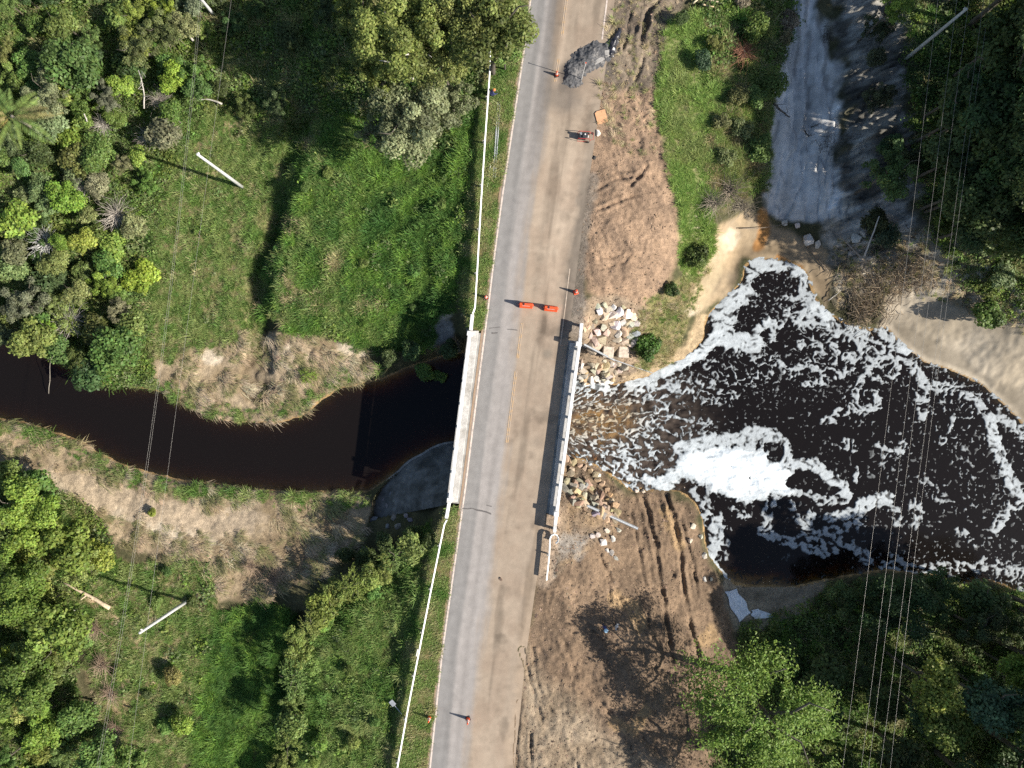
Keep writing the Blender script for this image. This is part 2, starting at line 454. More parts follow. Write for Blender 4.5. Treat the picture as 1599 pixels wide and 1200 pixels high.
def on_ground(px, py, up=0.0):
    """world point whose picture is at this pixel, standing `up` above the ground"""
    z = -3.0
    for _ in range(14):
        x, y = PW(px, py, z + up); z = 0.5 * z + 0.5 * float(ground_z(x, y))
    x, y = PW(px, py, z + up)
    return x, y, float(ground_z(x, y))

def zone(poly):
    """signed distance in metres (inside +) to a patch of ground outlined in photo pixels"""
    return sdf_poly(RXX, RYY, [on_ground(a, b)[:2] for a, b in poly])

Z = {}
ZP = {
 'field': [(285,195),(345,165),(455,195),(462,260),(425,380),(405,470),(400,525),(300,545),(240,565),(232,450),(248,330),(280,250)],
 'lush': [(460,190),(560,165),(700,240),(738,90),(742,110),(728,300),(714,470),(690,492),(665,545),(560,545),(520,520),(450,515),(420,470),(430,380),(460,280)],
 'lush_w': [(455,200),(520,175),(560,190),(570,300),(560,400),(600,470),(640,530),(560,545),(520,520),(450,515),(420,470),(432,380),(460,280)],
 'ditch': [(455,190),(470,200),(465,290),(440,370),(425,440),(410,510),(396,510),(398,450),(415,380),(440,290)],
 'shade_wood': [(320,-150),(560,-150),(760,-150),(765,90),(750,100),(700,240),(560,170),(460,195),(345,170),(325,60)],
 'verge_n': [(832,-120),(828,30),(818,90),(800,205),(778,345),(765,470),(757,522),(738,522),(728,490),(716,470),(730,300),(746,110),(760,-120)],
 'verge_s': [(698,800),(716,798),(700,920),(685,1060),(664,1215),(655,1300),(570,1300),(588,1215),(620,1060),(655,920),(685,815)],
 'slope_s': [(678,822),(632,1010),(590,1215),(572,1320),(430,1320),(440,1210),(470,1000),(520,930),(560,905),(640,845)],
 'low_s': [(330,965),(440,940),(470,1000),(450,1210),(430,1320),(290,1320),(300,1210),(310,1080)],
 'mid_s': [(165,880),(330,872),(345,962),(312,1080),(292,1210),(290,1320),(160,1320),(175,1210),(150,1080),(112,905)],
 'grass_e': [(1050,18),(1090,25),(1120,90),(1130,110),(1205,120),(1200,280),(1150,310),(1110,330),(1112,400),(1085,438),(1062,420),(1060,330),(1035,220),(1025,150),(1035,80)],
 'scrub_e': [(1108,60),(1130,105),(1205,120),(1200,285),(1150,312),(1118,330),(1100,250),(1112,170)],
 'brush_e': [(1090,-120),(1240,-120),(1235,60),(1210,130),(1120,110),(1095,30)],
 'grass_m': [(1010,470),(1060,436),(1105,425),(1085,470),(1060,540),(1040,578),(995,572),(985,520)],
 'straw_n': [(240,562),(320,532),(400,520),(480,520),(560,550),(590,580),(530,610),(470,655),(370,665),(280,640),(230,605)],
 'straw_s': [(-150,640),(0,652),(60,668),(140,700),(280,750),(400,762),(560,766),(585,790),(560,850),(500,900),(410,935),(325,940),(330,900),(280,880),(180,850),(120,790),(60,755),(0,735),(-150,720)],
 'thick_nw': [(-300,-150),(325,-150),(335,160),(290,205),(255,300),(236,420),(235,560),(245,608),(150,606),(80,560),(0,525),(-300,470)],
 'thick_sw': [(-300,720),(0,738),(60,745),(120,780),(165,825),(180,885),(115,940),(120,1100),(165,1200),(160,1320),(-300,1320)],
 'dirt_n': [(925,150),(1030,140),(1050,280),(1062,400),(1040,450),(990,500),(930,475),(905,420),(915,250)],
 'grey_n': [(880,20),(965,-150),(1100,-150),(1060,20),(1035,90),(1020,160),(1035,230),(990,250),(930,200),(880,160)],
 'dark_strip': [(925,270),(912,330),(902,420),(896,500),(905,505),(918,450),(918,380),(930,300)],
 'dirt_s': [(870,830),(960,770),(1040,765),(1090,800),(1100,870),(1135,925),(1150,1000),(1150,1060),(1120,1140),(1110,1320),(760,1320),(820,1000),(842,905)],
 'sandy_s': [(790,1320),(822,1010),(850,1060),(900,1090),(950,1150),(1050,1195),(1050,1320)],
 'fill_s': [(868,700),(930,722),(975,770),(960,830),(905,870),(850,905),(862,830),(875,740)],
 'fill_n': [(905,470),(960,460),(1010,480),(1010,560),(985,605),(895,605),(898,540)],
 'gully': [(1235,-150),(1310,-150),(1275,10),(1285,60),(1312,110),(1308,220),(1300,270),(1330,330),(1300,345),(1250,350),(1195,330),(1190,250),(1208,180),(1200,130),(1215,60)],
 'gully_wall': [(1300,-60),(1420,-60),(1420,120),(1440,300),(1400,400),(1310,420),(1300,330),(1320,200)],
 'sand_e': [(1110,365),(1130,345),(1170,330),(1200,345),(1290,385),(1300,430),(1290,480),(1250,420),(1160,400),(1140,460),(1095,480),(1090,430)],
 'sand_far': [(1385,455),(1440,445),(1500,480),(1599,515),(1800,560),(1800,720),(1599,670),(1530,605),(1440,575),(1370,520)],
 'slope_far': [(1300,380),(1400,350),(1500,360),(1600,420),(1700,520),(1600,520),(1490,475),(1390,455),(1310,480)],
 'thick_ne': [(1400,-150),(1900,-150),(1900,560),(1620,510),(1500,440),(1440,340),(1420,200)],
 'thick_se': [(1150,990),(1180,965),(1250,950),(1300,910),(1450,905),(1545,915),(1620,930),(1900,960),(1900,1350),(1110,1350),(1120,1140),(1150,1060)],
 'shore_se': [(1130,905),(1250,915),(1290,905),(1260,960),(1190,985),(1150,990),(1135,950)],
}
for k, v in ZP.items(): Z[k] = zone(v)

_WOB = [fbm(RXX, RYY, 0.55, 3, 40), fbm(RXX, RYY, 0.55, 3, 47)]
def zin(name, x, y, edge=0.3, wob=0.5, seed=0):
    R = Z[name] + wob * (1 if seed & 2 else -1) * _WOB[seed & 1]
    return sstep(-edge, edge, rsample(R, x, y))

# relief of its own in the bare places: digger ruts, clods, gullied wall
def near(P, m):
    """slice of the fine grid around some world points"""
    xs = [p[0] for p in P]; ys = [p[1] for p in P]
    i0 = int(np.clip((min(ys) - m - _IY0) / TS, 0, _TZI.shape[0] - 2)); i1 = int(np.clip((max(ys) + m - _IY0) / TS + 2, i0 + 2, _TZI.shape[0]))
    j0 = int(np.clip((min(xs) - m - _IX0) / TS, 0, _TZI.shape[1] - 2)); j1 = int(np.clip((max(xs) + m - _IX0) / TS + 2, j0 + 2, _TZI.shape[1]))
    return (slice(i0, i1), slice(j0, j1))

def rut(pts, w, depth, X, Y):
    P = [on_ground(a, b)[:2] for a, b in pts]
    sl = near(P, 6 * w)
    d, _ = seg_dist(X[sl], Y[sl], P, False)
    d = np.abs(d + 0.30 * fbm(X[sl], Y[sl], 0.8, 3, 77)); depth = depth * np.clip(1.0 + 1.0 * fbm(X[sl], Y[sl], 0.5, 2, 78), 0.45, 1.6)
    return sl, -depth * np.exp(-(d / w) ** 2) + depth * 0.5 * np.exp(-((np.abs(d) - 2.0 * w) / (0.8 * w)) ** 2)

ix = slice(_oy, len(GY) - _oy); jx = slice(_ox, len(GX) - _ox)
X = TX[ix, jx]; Y = TY[ix, jx]; ZI = TZ[ix, jx].copy()
dS = zin('dirt_s', X, Y, 0.4); dN = zin('dirt_n', X, Y, 0.4); gN = zin('grey_n', X, Y, 0.4); fS = zin('fill_s', X, Y); fN = zin('fill_n', X, Y)
bare = np.clip(dS + dN + gN + fS + fN, 0, 1)
sd_w = -rsample(R_WAT, X, Y)
dry = sstep(0.1, 0.8, sd_w)
plat = np.maximum(rsample(R_PLN, X, Y), rsample(R_PLS, X, Y))
offroad = sstep(0.6, -0.6, plat)
clod = np.abs(fbm(X, Y, 1.1, 4, 21)) ** 0.8
ZI += bare * dry * offroad * (0.16 * (clod - 0.25) + 0.08 * fbm(X, Y, 2.6, 3, 23) + 0.22 * fbm(X * 0.9 + Y * 0.5, (Y * 0.9 - X * 0.5) * 0.35, 0.9, 4, 24) + 0.16 * fbm(X, Y, 0.45, 3, 25))
RUTS = [([(940,880),(965,930),(1000,985),(1045,1010)],.18,.16),([(905,960),(940,1000),(990,1030),(1060,1060)],.18,.14),([(880,1000),(900,1060),(950,1110),(1030,1130)],.2,.14),([(930,850),(950,900),(955,960)],.15,.14),([(1000,770),(1012,800),(1022,850),(1030,900),(1042,980),(1050,1030)],.22,.30), ([(1040,770),(1052,810),(1062,860),(1068,920),(1078,980),(1092,1030)],.22,.30),
        ([(985,800),(1000,870),(1008,930),(1015,990)],.16,.15),([(1065,820),(1082,880),(1090,930)],.15,.2),([(1025,850),(1040,880),(1052,900)],.14,.16),
        ([(815,1015),(832,1080),(848,1130)],.12,.12),([(832,1010),(838,1060),(846,1085),(862,1110)],.12,.10),([(812,1095),(808,1150),(806,1200)],.12,.12),([(828,1140),(830,1200)],.12,.14),
        ([(860,925),(852,980),(848,1000)],.12,.10),([(900,1170),(902,1200)],.12,.15),([(930,1100),(985,1135),(1040,1190)],.2,.12),
        ([(1028,0),(1012,20),(1005,50),(1000,70)],.2,.3),([(985,20),(978,60),(972,80)],.12,.15),([(1005,90),(990,130),(975,150)],.12,.15),([(1010,190),(1005,215)],.12,.15),
        ([(960,270),(985,290),(1010,260)],.15,.15),([(925,300),(960,280),(1000,275)],.15,.12),([(930,330),(975,310),(1010,300)],.14,.12),([(940,420),(975,410),(985,395)],.1,.1),([(935,405),(965,400),(978,385)],.1,.1)]
for pts, w, dep in RUTS:
    sl, dz = rut(pts, w, dep, X, Y); ZI[sl] += dz * dry[sl]
for pts, w, dep in (([(470,185),(458,250),(446,310),(422,380),(408,440),(402,500),(404,560),(400,600)],1.5,1.05),([(470,970),(462,1020),(440,1060),(452,1150),(440,1260)],1.1,.9)):
    sl, dz = rut(pts, w, dep, X, Y); ZI[sl] += np.minimum(dz, 0) * dry[sl]
gw = zin('gully_wall', X, Y, 0.8); gf = zin('gully', X, Y, 0.5)
ZI += gw * dry * (1.7 * np.abs(fbm(X * 0.4 + Y * 0.12, Y * 1.6 - X * 0.55, 0.55, 4, 31)) - 0.4)
ZI += gf * dry * (-0.35 * np.exp(-(np.abs(fbm(X * 1.6, Y * 0.4, 0.35, 3, 33)) / 0.07) ** 2) + 0.5 * fbm(X * 1.2, Y * 0.3, 0.5, 4, 34))
sf = zin('slope_far', X, Y, 0.5)
ZI += sf * dry * (0.6 * np.abs(fbm(X * .8 + Y, Y * .6 - X * .4, 0.5, 4, 35)) - 0.1)
# fan of paved bank at the south-west corner of the bridge
FAN_C = PW(703, 788, -0.5)
FAN_A = np.radians([60, 90, 128, 158, 181, 196]); FAN_R = np.array([5.0, 5.3, 5.2, 6.1, 7.9, 8.6])
def fan_z(r, a):
    return -0.65 - 4.95 * r / np.interp(a, FAN_A, FAN_R)
_fr = np.hypot(X - FAN_C[0], Y - FAN_C[1]); _fa = np.arctan2(Y - FAN_C[1], X - FAN_C[0]); _fa = np.where(_fa < 0, _fa + 2 * np.pi, _fa)
_in = (_fa > FAN_A[0]) & (_fa < FAN_A[-1]) & (_fr < np.interp(_fa, FAN_A, FAN_R) - 0.15)
ZI = np.where(_in, np.minimum(ZI, fan_z(_fr, _fa) - 0.28), ZI)
TZ[ix, jx] = ZI
_TZI = ZI

# ---- colours of the bare ground (albedo)
def mix(c, new, w):
    return c * (1 - w[..., None]) + np.asarray(new, float) * w[..., None]
def blend(zname, a, b, freq, seed, edge=0.3, wob=0.5):
    global C
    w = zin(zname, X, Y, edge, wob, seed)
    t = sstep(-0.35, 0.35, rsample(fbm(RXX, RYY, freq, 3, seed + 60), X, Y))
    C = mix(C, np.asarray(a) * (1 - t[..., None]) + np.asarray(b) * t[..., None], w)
C = np.zeros(X.shape + (3,)) + np.array((0.055, 0.055, 0.026))
t0 = sstep(-.3, .3, fbm(X, Y, 0.4, 4, 1)); C = mix(C, (0.11, 0.095, 0.05), t0 * 0.6)
blend('field', (0.13, 0.14, 0.05), (0.26, 0.21, 0.115), 0.35, 2, 0.6, 1.6)
blend('lush', (0.06, 0.085, 0.025), (0.10, 0.12, 0.04), 0.4, 3, 0.6, 1.6)
blend('lush_w', (0.09, 0.105, 0.035), (0.17, 0.16, 0.07), 0.4, 3, 1.0, 2.0)
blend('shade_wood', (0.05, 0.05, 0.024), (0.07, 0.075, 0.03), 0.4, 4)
blend('mid_s', (0.13, 0.135, 0.05), (0.27, 0.20, 0.115), 0.4, 5, 0.6, 1.6)
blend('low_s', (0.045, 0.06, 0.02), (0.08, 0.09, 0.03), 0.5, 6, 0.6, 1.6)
blend('slope_s', (0.09, 0.10, 0.035), (0.17, 0.155, 0.065), 0.5, 7, 0.6, 1.6)
blend('verge_n', (0.10, 0.10, 0.035), (0.21, 0.16, 0.075), 0.7, 8, 0.12, 0.15)
blend('verge_s', (0.10, 0.10, 0.035), (0.20, 0.15, 0.07), 0.7, 9, 0.12, 0.15)
blend('straw_n', (0.34, 0.265, 0.175), (0.20, 0.15, 0.09), 0.35, 10)
blend('straw_s', (0.31, 0.24, 0.155), (0.18, 0.135, 0.08), 0.35, 11)
blend('brush_e', (0.10, 0.09, 0.04), (0.2, 0.15, 0.08), 0.5, 12)
blend('grey_n', (0.125, 0.10, 0.076), (0.195, 0.155, 0.112), 0.35, 13, 0.5)
blend('dirt_n', (0.290, 0.198, 0.130), (0.205, 0.142, 0.096), 0.45, 14, 0.5, 1.0)
blend('grass_e', (0.14, 0.17, 0.055), (0.24, 0.22, 0.11), 0.3, 15)
blend('scrub_e', (0.15, 0.135, 0.06), (0.24, 0.18, 0.10), 0.4, 27, 0.6, 1.0)
blend('grass_m', (0.24, 0.19, 0.10), (0.14, 0.14, 0.05), 0.4, 16)
blend('slope_far', (0.44, 0.39, 0.31), (0.13, 0.11, 0.075), 0.55, 17, 0.6, 1.5)
blend('gully_wall', (0.30, 0.285, 0.25), (0.085, 0.08, 0.068), 0.35, 18, 0.8, 2.5)
blend('gully', (0.68, 0.66, 0.62), (0.52, 0.505, 0.475), 0.3, 19, 0.4, 1.3)
blend('sand_e', (0.32, 0.24, 0.15), (0.25, 0.195, 0.13), 0.35, 20)
blend('sand_far', (0.42, 0.36, 0.275), (0.32, 0.27, 0.20), 0.25, 21, 0.4)
blend('dirt_s', (0.205, 0.142, 0.092), (0.14, 0.098, 0.065), 0.4, 22, 0.5, 1.0)
blend('sandy_s', (0.275, 0.215, 0.15), (0.20, 0.152, 0.103), 0.4, 23, 1.0)
blend('fill_n', (0.27, 0.20, 0.135), (0.20, 0.155, 0.11), 0.6, 24)
blend('fill_s', (0.25, 0.175, 0.105), (0.16, 0.12, 0.085), 0.6, 25)
blend('shore_se', (0.30, 0.25, 0.18), (0.22, 0.18, 0.13), 0.5, 26)
for pts in ([(1262,-20),(1258,30),(1265,60),(1258,110),(1262,160),(1255,200)],[(1240,0),(1248,60),(1240,120)],[(1275,30),(1290,75),(1285,110),(1292,140)],[(1300,140),(1296,190),(1290,230)],[(1215,190),(1209,220)]):
    P = [on_ground(a, b_)[:2] for a, b_ in pts]; sl = near(P, 1.5); d, _ = seg_dist(X[sl], Y[sl], P, False); C[sl] = mix(C[sl], (0.10, 0.09, 0.08), 0.45 * sstep(.28, .05, d + .25 * fbm(X[sl], Y[sl], 1.5, 3, 95)))
def spot(pts, rad, col, amount=1.0, wob=0.5, seed=90):
    """blotch of another soil along a pixel polyline"""
    global C
    P = [on_ground(a, b)[:2] for a, b in pts]; sl = near(P, 2.2 * rad)
    d, _ = seg_dist(X[sl], Y[sl], P, False)
    C[sl] = mix(C[sl], col, amount * sstep(rad, rad * 0.45, d + 1.3 * wob * rad * fbm(X[sl], Y[sl], 0.9, 4, seed)))
PALE = (0.44, 0.37, 0.275)
for pts, r in (([(455,555),(470,570)], 1.2), ([(540,548),(560,552)], .9), ([(500,585),(520,575)], .8), ([(325,557),(335,560)], .8), ([(60,765),(95,770)], 1.0), ([(185,795),(225,805)], .9),
               ([(245,820),(290,835),(320,850)], 1.1), ([(350,805),(390,808)], .8), ([(1090,345),(1094,370)], .7), ([(1140,375),(1120,395)], .9), ([(680,505),(700,490)], .5),
               ([(1070,490),(1090,480)], .5)):
    spot(pts, r * 1.25, PALE, 0.95)
spot([(60,752),(130,762),(200,785),(260,800),(330,818),(390,815)], 1.9, (0.35, 0.275, 0.19), 0.95)
spot([(30,735),(90,765)], 1.0, (0.38, 0.31, 0.22), 0.9)
spot([(430,560),(500,575),(550,565)], 1.3, (0.38, 0.30, 0.2), 0.85)
for pts, r in (([(1190,335),(1194,360),(1185,385)], .8), ([(1215,402),(1250,420),(1265,450)], .35)): spot(pts, r, (0.36, 0.17, 0.05), 0.85, 0.3)
spot([(880,100),(893,125),(897,140)], 1.1, (0.035, 0.034, 0.034), 0.95, 0.3)
spot([(890,95),(930,110),(900,160),(885,185)], 1.9, (0.115, 0.10, 0.085), 0.75)
spot([(925,280),(912,340),(905,400),(898,480)], .9, (0.155, 0.13, 0.105), 0.9, 0.4)
spot([(900,500),(905,470)], .9, (0.165, 0.14, 0.115), 0.9, 0.4)
spot([(880,850),(900,850)], 1.3, (0.20, 0.185, 0.165), 0.8)
spot([(862,870),(858,895)], .7, (0.30, 0.28, 0.235), 0.8)
spot([(700,540),(690,510),(680,525)], 1.3, (0.22, 0.21, 0.2), 0.8)
for pts, r in (([(960,935),(990,950),(1000,975)], .9), ([(1100,1000),(1110,990)], 1.0), ([(1010,1110),(990,1140),(960,1130)], .8), ([(1040,800),(1060,850)], .8)): spot(pts, r, (0.37, 0.25, 0.13), 0.6)
spot([(420,860),(480,850),(530,830),(400,900)], 2.2, (0.17, 0.125, 0.075), 0.85)
spot([(899,505),(896,545)], 1.0, (0.20, 0.165, 0.13), 1.0, .1)
spot([(864,800),(858,850),(850,905)], 1.1, (0.30, 0.225, 0.16), 1.0, .1)
spot([(1098,505),(1086,540),(1050,572),(1010,592),(985,600)], 1.3, (0.36, 0.27, 0.165), 0.95, .3)
spot([(1120,400),(1100,440),(1092,470)], 1.6, (0.36, 0.285, 0.18), 0.9, .4)
spot([(1300,365),(1335,380),(1345,400)], 1.6, (0.42, 0.37, 0.30), 0.85)
spot([(1400,430),(1440,450),(1480,445)], 1.3, (0.42, 0.37, 0.29), 0.85)
spot([(1400,350),(1380,330),(1340,345)], 1.6, (0.42, 0.40, 0.36), 0.8)
# erosion streaks in the gully colours, painted to stand in for weak relief shading
gs = zin('gully', X, Y, 0.5, 1.3, 19); ws = zin('gully_wall', X, Y, 0.8, 2.5, 18)
C *= (1 + gs * (0.38 * fbm(X * 1.3 + 0.5 * fbm(X, Y, .3, 2, 7), Y * 0.22, 0.8, 4, 201)) + ws * 1.3 * fbm(X * 0.35 + Y * 0.12, Y * 1.5 - X * 0.6, 0.8, 4, 202))[..., None].clip(0.25, 1.6)
wet = sstep(0.35, 0.02, ZI - water_z(X)) * (sd_w > -0.3)
C = C * (1 - 0.45 * (wet * dry)[..., None])
C = np.where((sd_w < 0.05)[..., None], np.array((0.34, 0.22, 0.10)) * (0.8 + 0.4 * fbm(X, Y, 0.8, 3, 5)[..., None]), C)
C *= (1 + 0.22 * fbm(X, Y, 0.25, 3, 51) + 0.22 * fbm(X, Y, 2.0, 3, 52))[..., None]
FULL = np.zeros(TX.shape + (3,)) + np.array((0.06, 0.07, 0.03))
FULL *= (1 + 0.4 * fbm(TX, TY, 0.08, 4, 4))[..., None]
FULL[ix, jx] = C
GCOL = np.clip(FULL, 0.003, 0.9)

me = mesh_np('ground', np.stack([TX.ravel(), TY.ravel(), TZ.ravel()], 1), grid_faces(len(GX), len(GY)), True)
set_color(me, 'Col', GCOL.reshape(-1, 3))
GRIT = np.ones(TX.shape); GRIT[ix, jx] = 1 - 0.85 * np.clip(zin('gully', X, Y) + zin('sand_far', X, Y) + zin('sand_e', X, Y) + 0.5 * zin('gully_wall', X, Y), 0, 1)
set_float(me, 'grit', GRIT.ravel())
ground = tag(mesh_obj('ground', me, M['ground']), 'bare soil, sand and earth banks around the road and river', 'ground', kind='structure')

# ------------------------------------------------------------------ water and foam
def water_mat():
    m = bpy.data.materials.new('river_water'); m.use_nodes = True
    nt = m.node_tree; nt.nodes.remove(nt.nodes['Principled BSDF'])
    at = N(nt, 'ShaderNodeAttribute'); at.attribute_name = 'through'
    tr = N(nt, 'ShaderNodeBsdfTransparent'); nt.links.new(at.outputs['Color'], tr.inputs['Color'])
    gl = N(nt, 'ShaderNodeBsdfGlossy'); gl.inputs['Roughness'].default_value = 0.12
    tc = N(nt, 'ShaderNodeTexCoord'); nz = N(nt, 'ShaderNodeTexNoise'); nz.inputs['Scale'].default_value = 2.2; nz.inputs['Detail'].default_value = 4
    nt.links.new(tc.outputs['Object'], nz.inputs['Vector'])
    bp = N(nt, 'ShaderNodeBump'); bp.inputs['Strength'].default_value = 0.12; bp.inputs['Distance'].default_value = 0.05
    nt.links.new(nz.outputs['Fac'], bp.inputs['Height'])
    nt.links.new(bp.outputs[0], gl.inputs['Normal'])
    fr = N(nt, 'ShaderNodeFresnel'); fr.inputs['IOR'].default_value = 1.33; nt.links.new(bp.outputs[0], fr.inputs['Normal'])
    bd = N(nt, 'ShaderNodeAttribute'); bd.attribute_name = 'body'; df = N(nt, 'ShaderNodeBsdfDiffuse'); nt.links.new(bd.outputs['Color'], df.inputs['Color']); nt.links.new(bp.outputs[0], df.inputs['Normal'])
    sm = N(nt, 'ShaderNodeAddShader'); nt.links.new(tr.outputs[0], sm.inputs[0]); nt.links.new(df.outputs[0], sm.inputs[1])
    mx = N(nt, 'ShaderNodeMixShader'); nt.links.new(fr.outputs[0], mx.inputs[0]); nt.links.new(sm.outputs[0], mx.inputs[1]); nt.links.new(gl.outputs[0], mx.inputs[2])
    nt.links.new(mx.outputs[0], nt.nodes['Material Output'].inputs['Surface'])
    return m
M['water'] = water_mat()
def foam_mat():
    m, nt, b = new_mat('foam')
    at = N(nt, 'ShaderNodeAttribute'); at.attribute_name = 'Col'
    out, nz = grain(nt, at.outputs['Color'], 9.0, 0.10)
    nt.links.new(out, b.inputs['Base Color']); b.inputs['Roughness'].default_value = 0.8
    bp = N(nt, 'ShaderNodeBump'); bp.inputs['Strength'].default_value = 0.5; bp.inputs['Distance'].default_value = 0.04
    nt.links.new(nz.outputs['Fac'], bp.inputs['Height']); nt.links.new(bp.outputs[0], b.inputs['Normal'])
    return m
M['foam'] = foam_mat()

def dpx(x, y, pts):
    return seg_dist(x, y, pts, False)[0]
def rapids(qx, qy):
    """1 in the broken water below the bridge, fading out into the pool (pixel coordinates at pool level)"""
    return sstep(1150, 1010, qx + 0.3 * np.abs(qy - 655)) * sstep(560, 610, qy) * sstep(840, 900, qx)

wxs = np.r_[np.arange(-75, 3, 0.3), np.arange(3, 26, 0.12), np.arange(26, 75, 0.3)]; wys = np.arange(-30, 24, 0.16)
VX, VY = np.meshgrid(wxs, wys)
sdw = rsample(R_WAT, np.clip(VX, -69, 69), VY)
WZ = water_z(VX)
qx, qy = to_px(VX, VY, ZD)
rp = rapids(qx, qy)
flow = fbm(VX * 0.55 + VY * 0.2, VY * 1.2, 0.9, 4, 61)
WZ = WZ + rp * (0.16 * flow + 0.07 * fbm(VX, VY, 2.2, 3, 62)) 
bedz = ground_z(np.clip(VX, -56.9, 56.9), VY)
shelf = np.exp(-(dpx(qx, qy, [(905,660),(930,640),(945,665),(975,650)]) / 22) ** 2) + 0.6 * np.exp(-(dpx(qx, qy, [(945,690),(965,670)]) / 14) ** 2)
depth = np.clip(WZ - bedz, 0, 3)
depth = depth * (1 - 0.93 * np.clip(shelf * (0.75 + 0.9 * fbm(VX, VY, 1.0, 3, 64)), 0, 1)) + 0.0
depth = np.where(rp > 0.05, np.maximum(depth * (1 - 0.35 * rp), 0.10), depth)
through = np.exp(-depth[..., None] * np.array((2.1, 3.6, 7.5)))
# what the water itself scatters back: almost nothing where calm, brown and grey where it is full of air and silt
air = rp * np.clip(0.55 + 1.1 * fbm(VX * 0.8, VY * 1.3, 1.6, 3, 65), 0, 1.2)
gold = np.clip(shelf, 0, 1) * np.clip(0.45 + 1.5 * fbm(VX, VY, 1.1, 3, 66), 0, 1) * (rp > 0.02)
body = np.array((0.0075, 0.0058, 0.0052)) + air[..., None] * np.array((0.085, 0.066, 0.052)) + gold[..., None] * np.array((0.15, 0.082, 0.02))
F = grid_faces(len(wxs), len(wys))
keep = (sdw.ravel()[F] > -1.2).any(1)
F = F[keep]; used = np.unique(F); remap = -np.ones(VX.size, int); remap[used] = np.arange(len(used))
me = mesh_np('river_water', np.stack([VX.ravel(), VY.ravel(), WZ.ravel()], 1)[used], remap[F], True)
set_color(me, 'through', through.reshape(-1, 3)[used]); set_color(me, 'body', body.reshape(-1, 3)[used])
river = tag(mesh_obj('river_water', me, M['water']), 'dark tannin brown river and pool passing under the bridge', 'river', kind='structure')

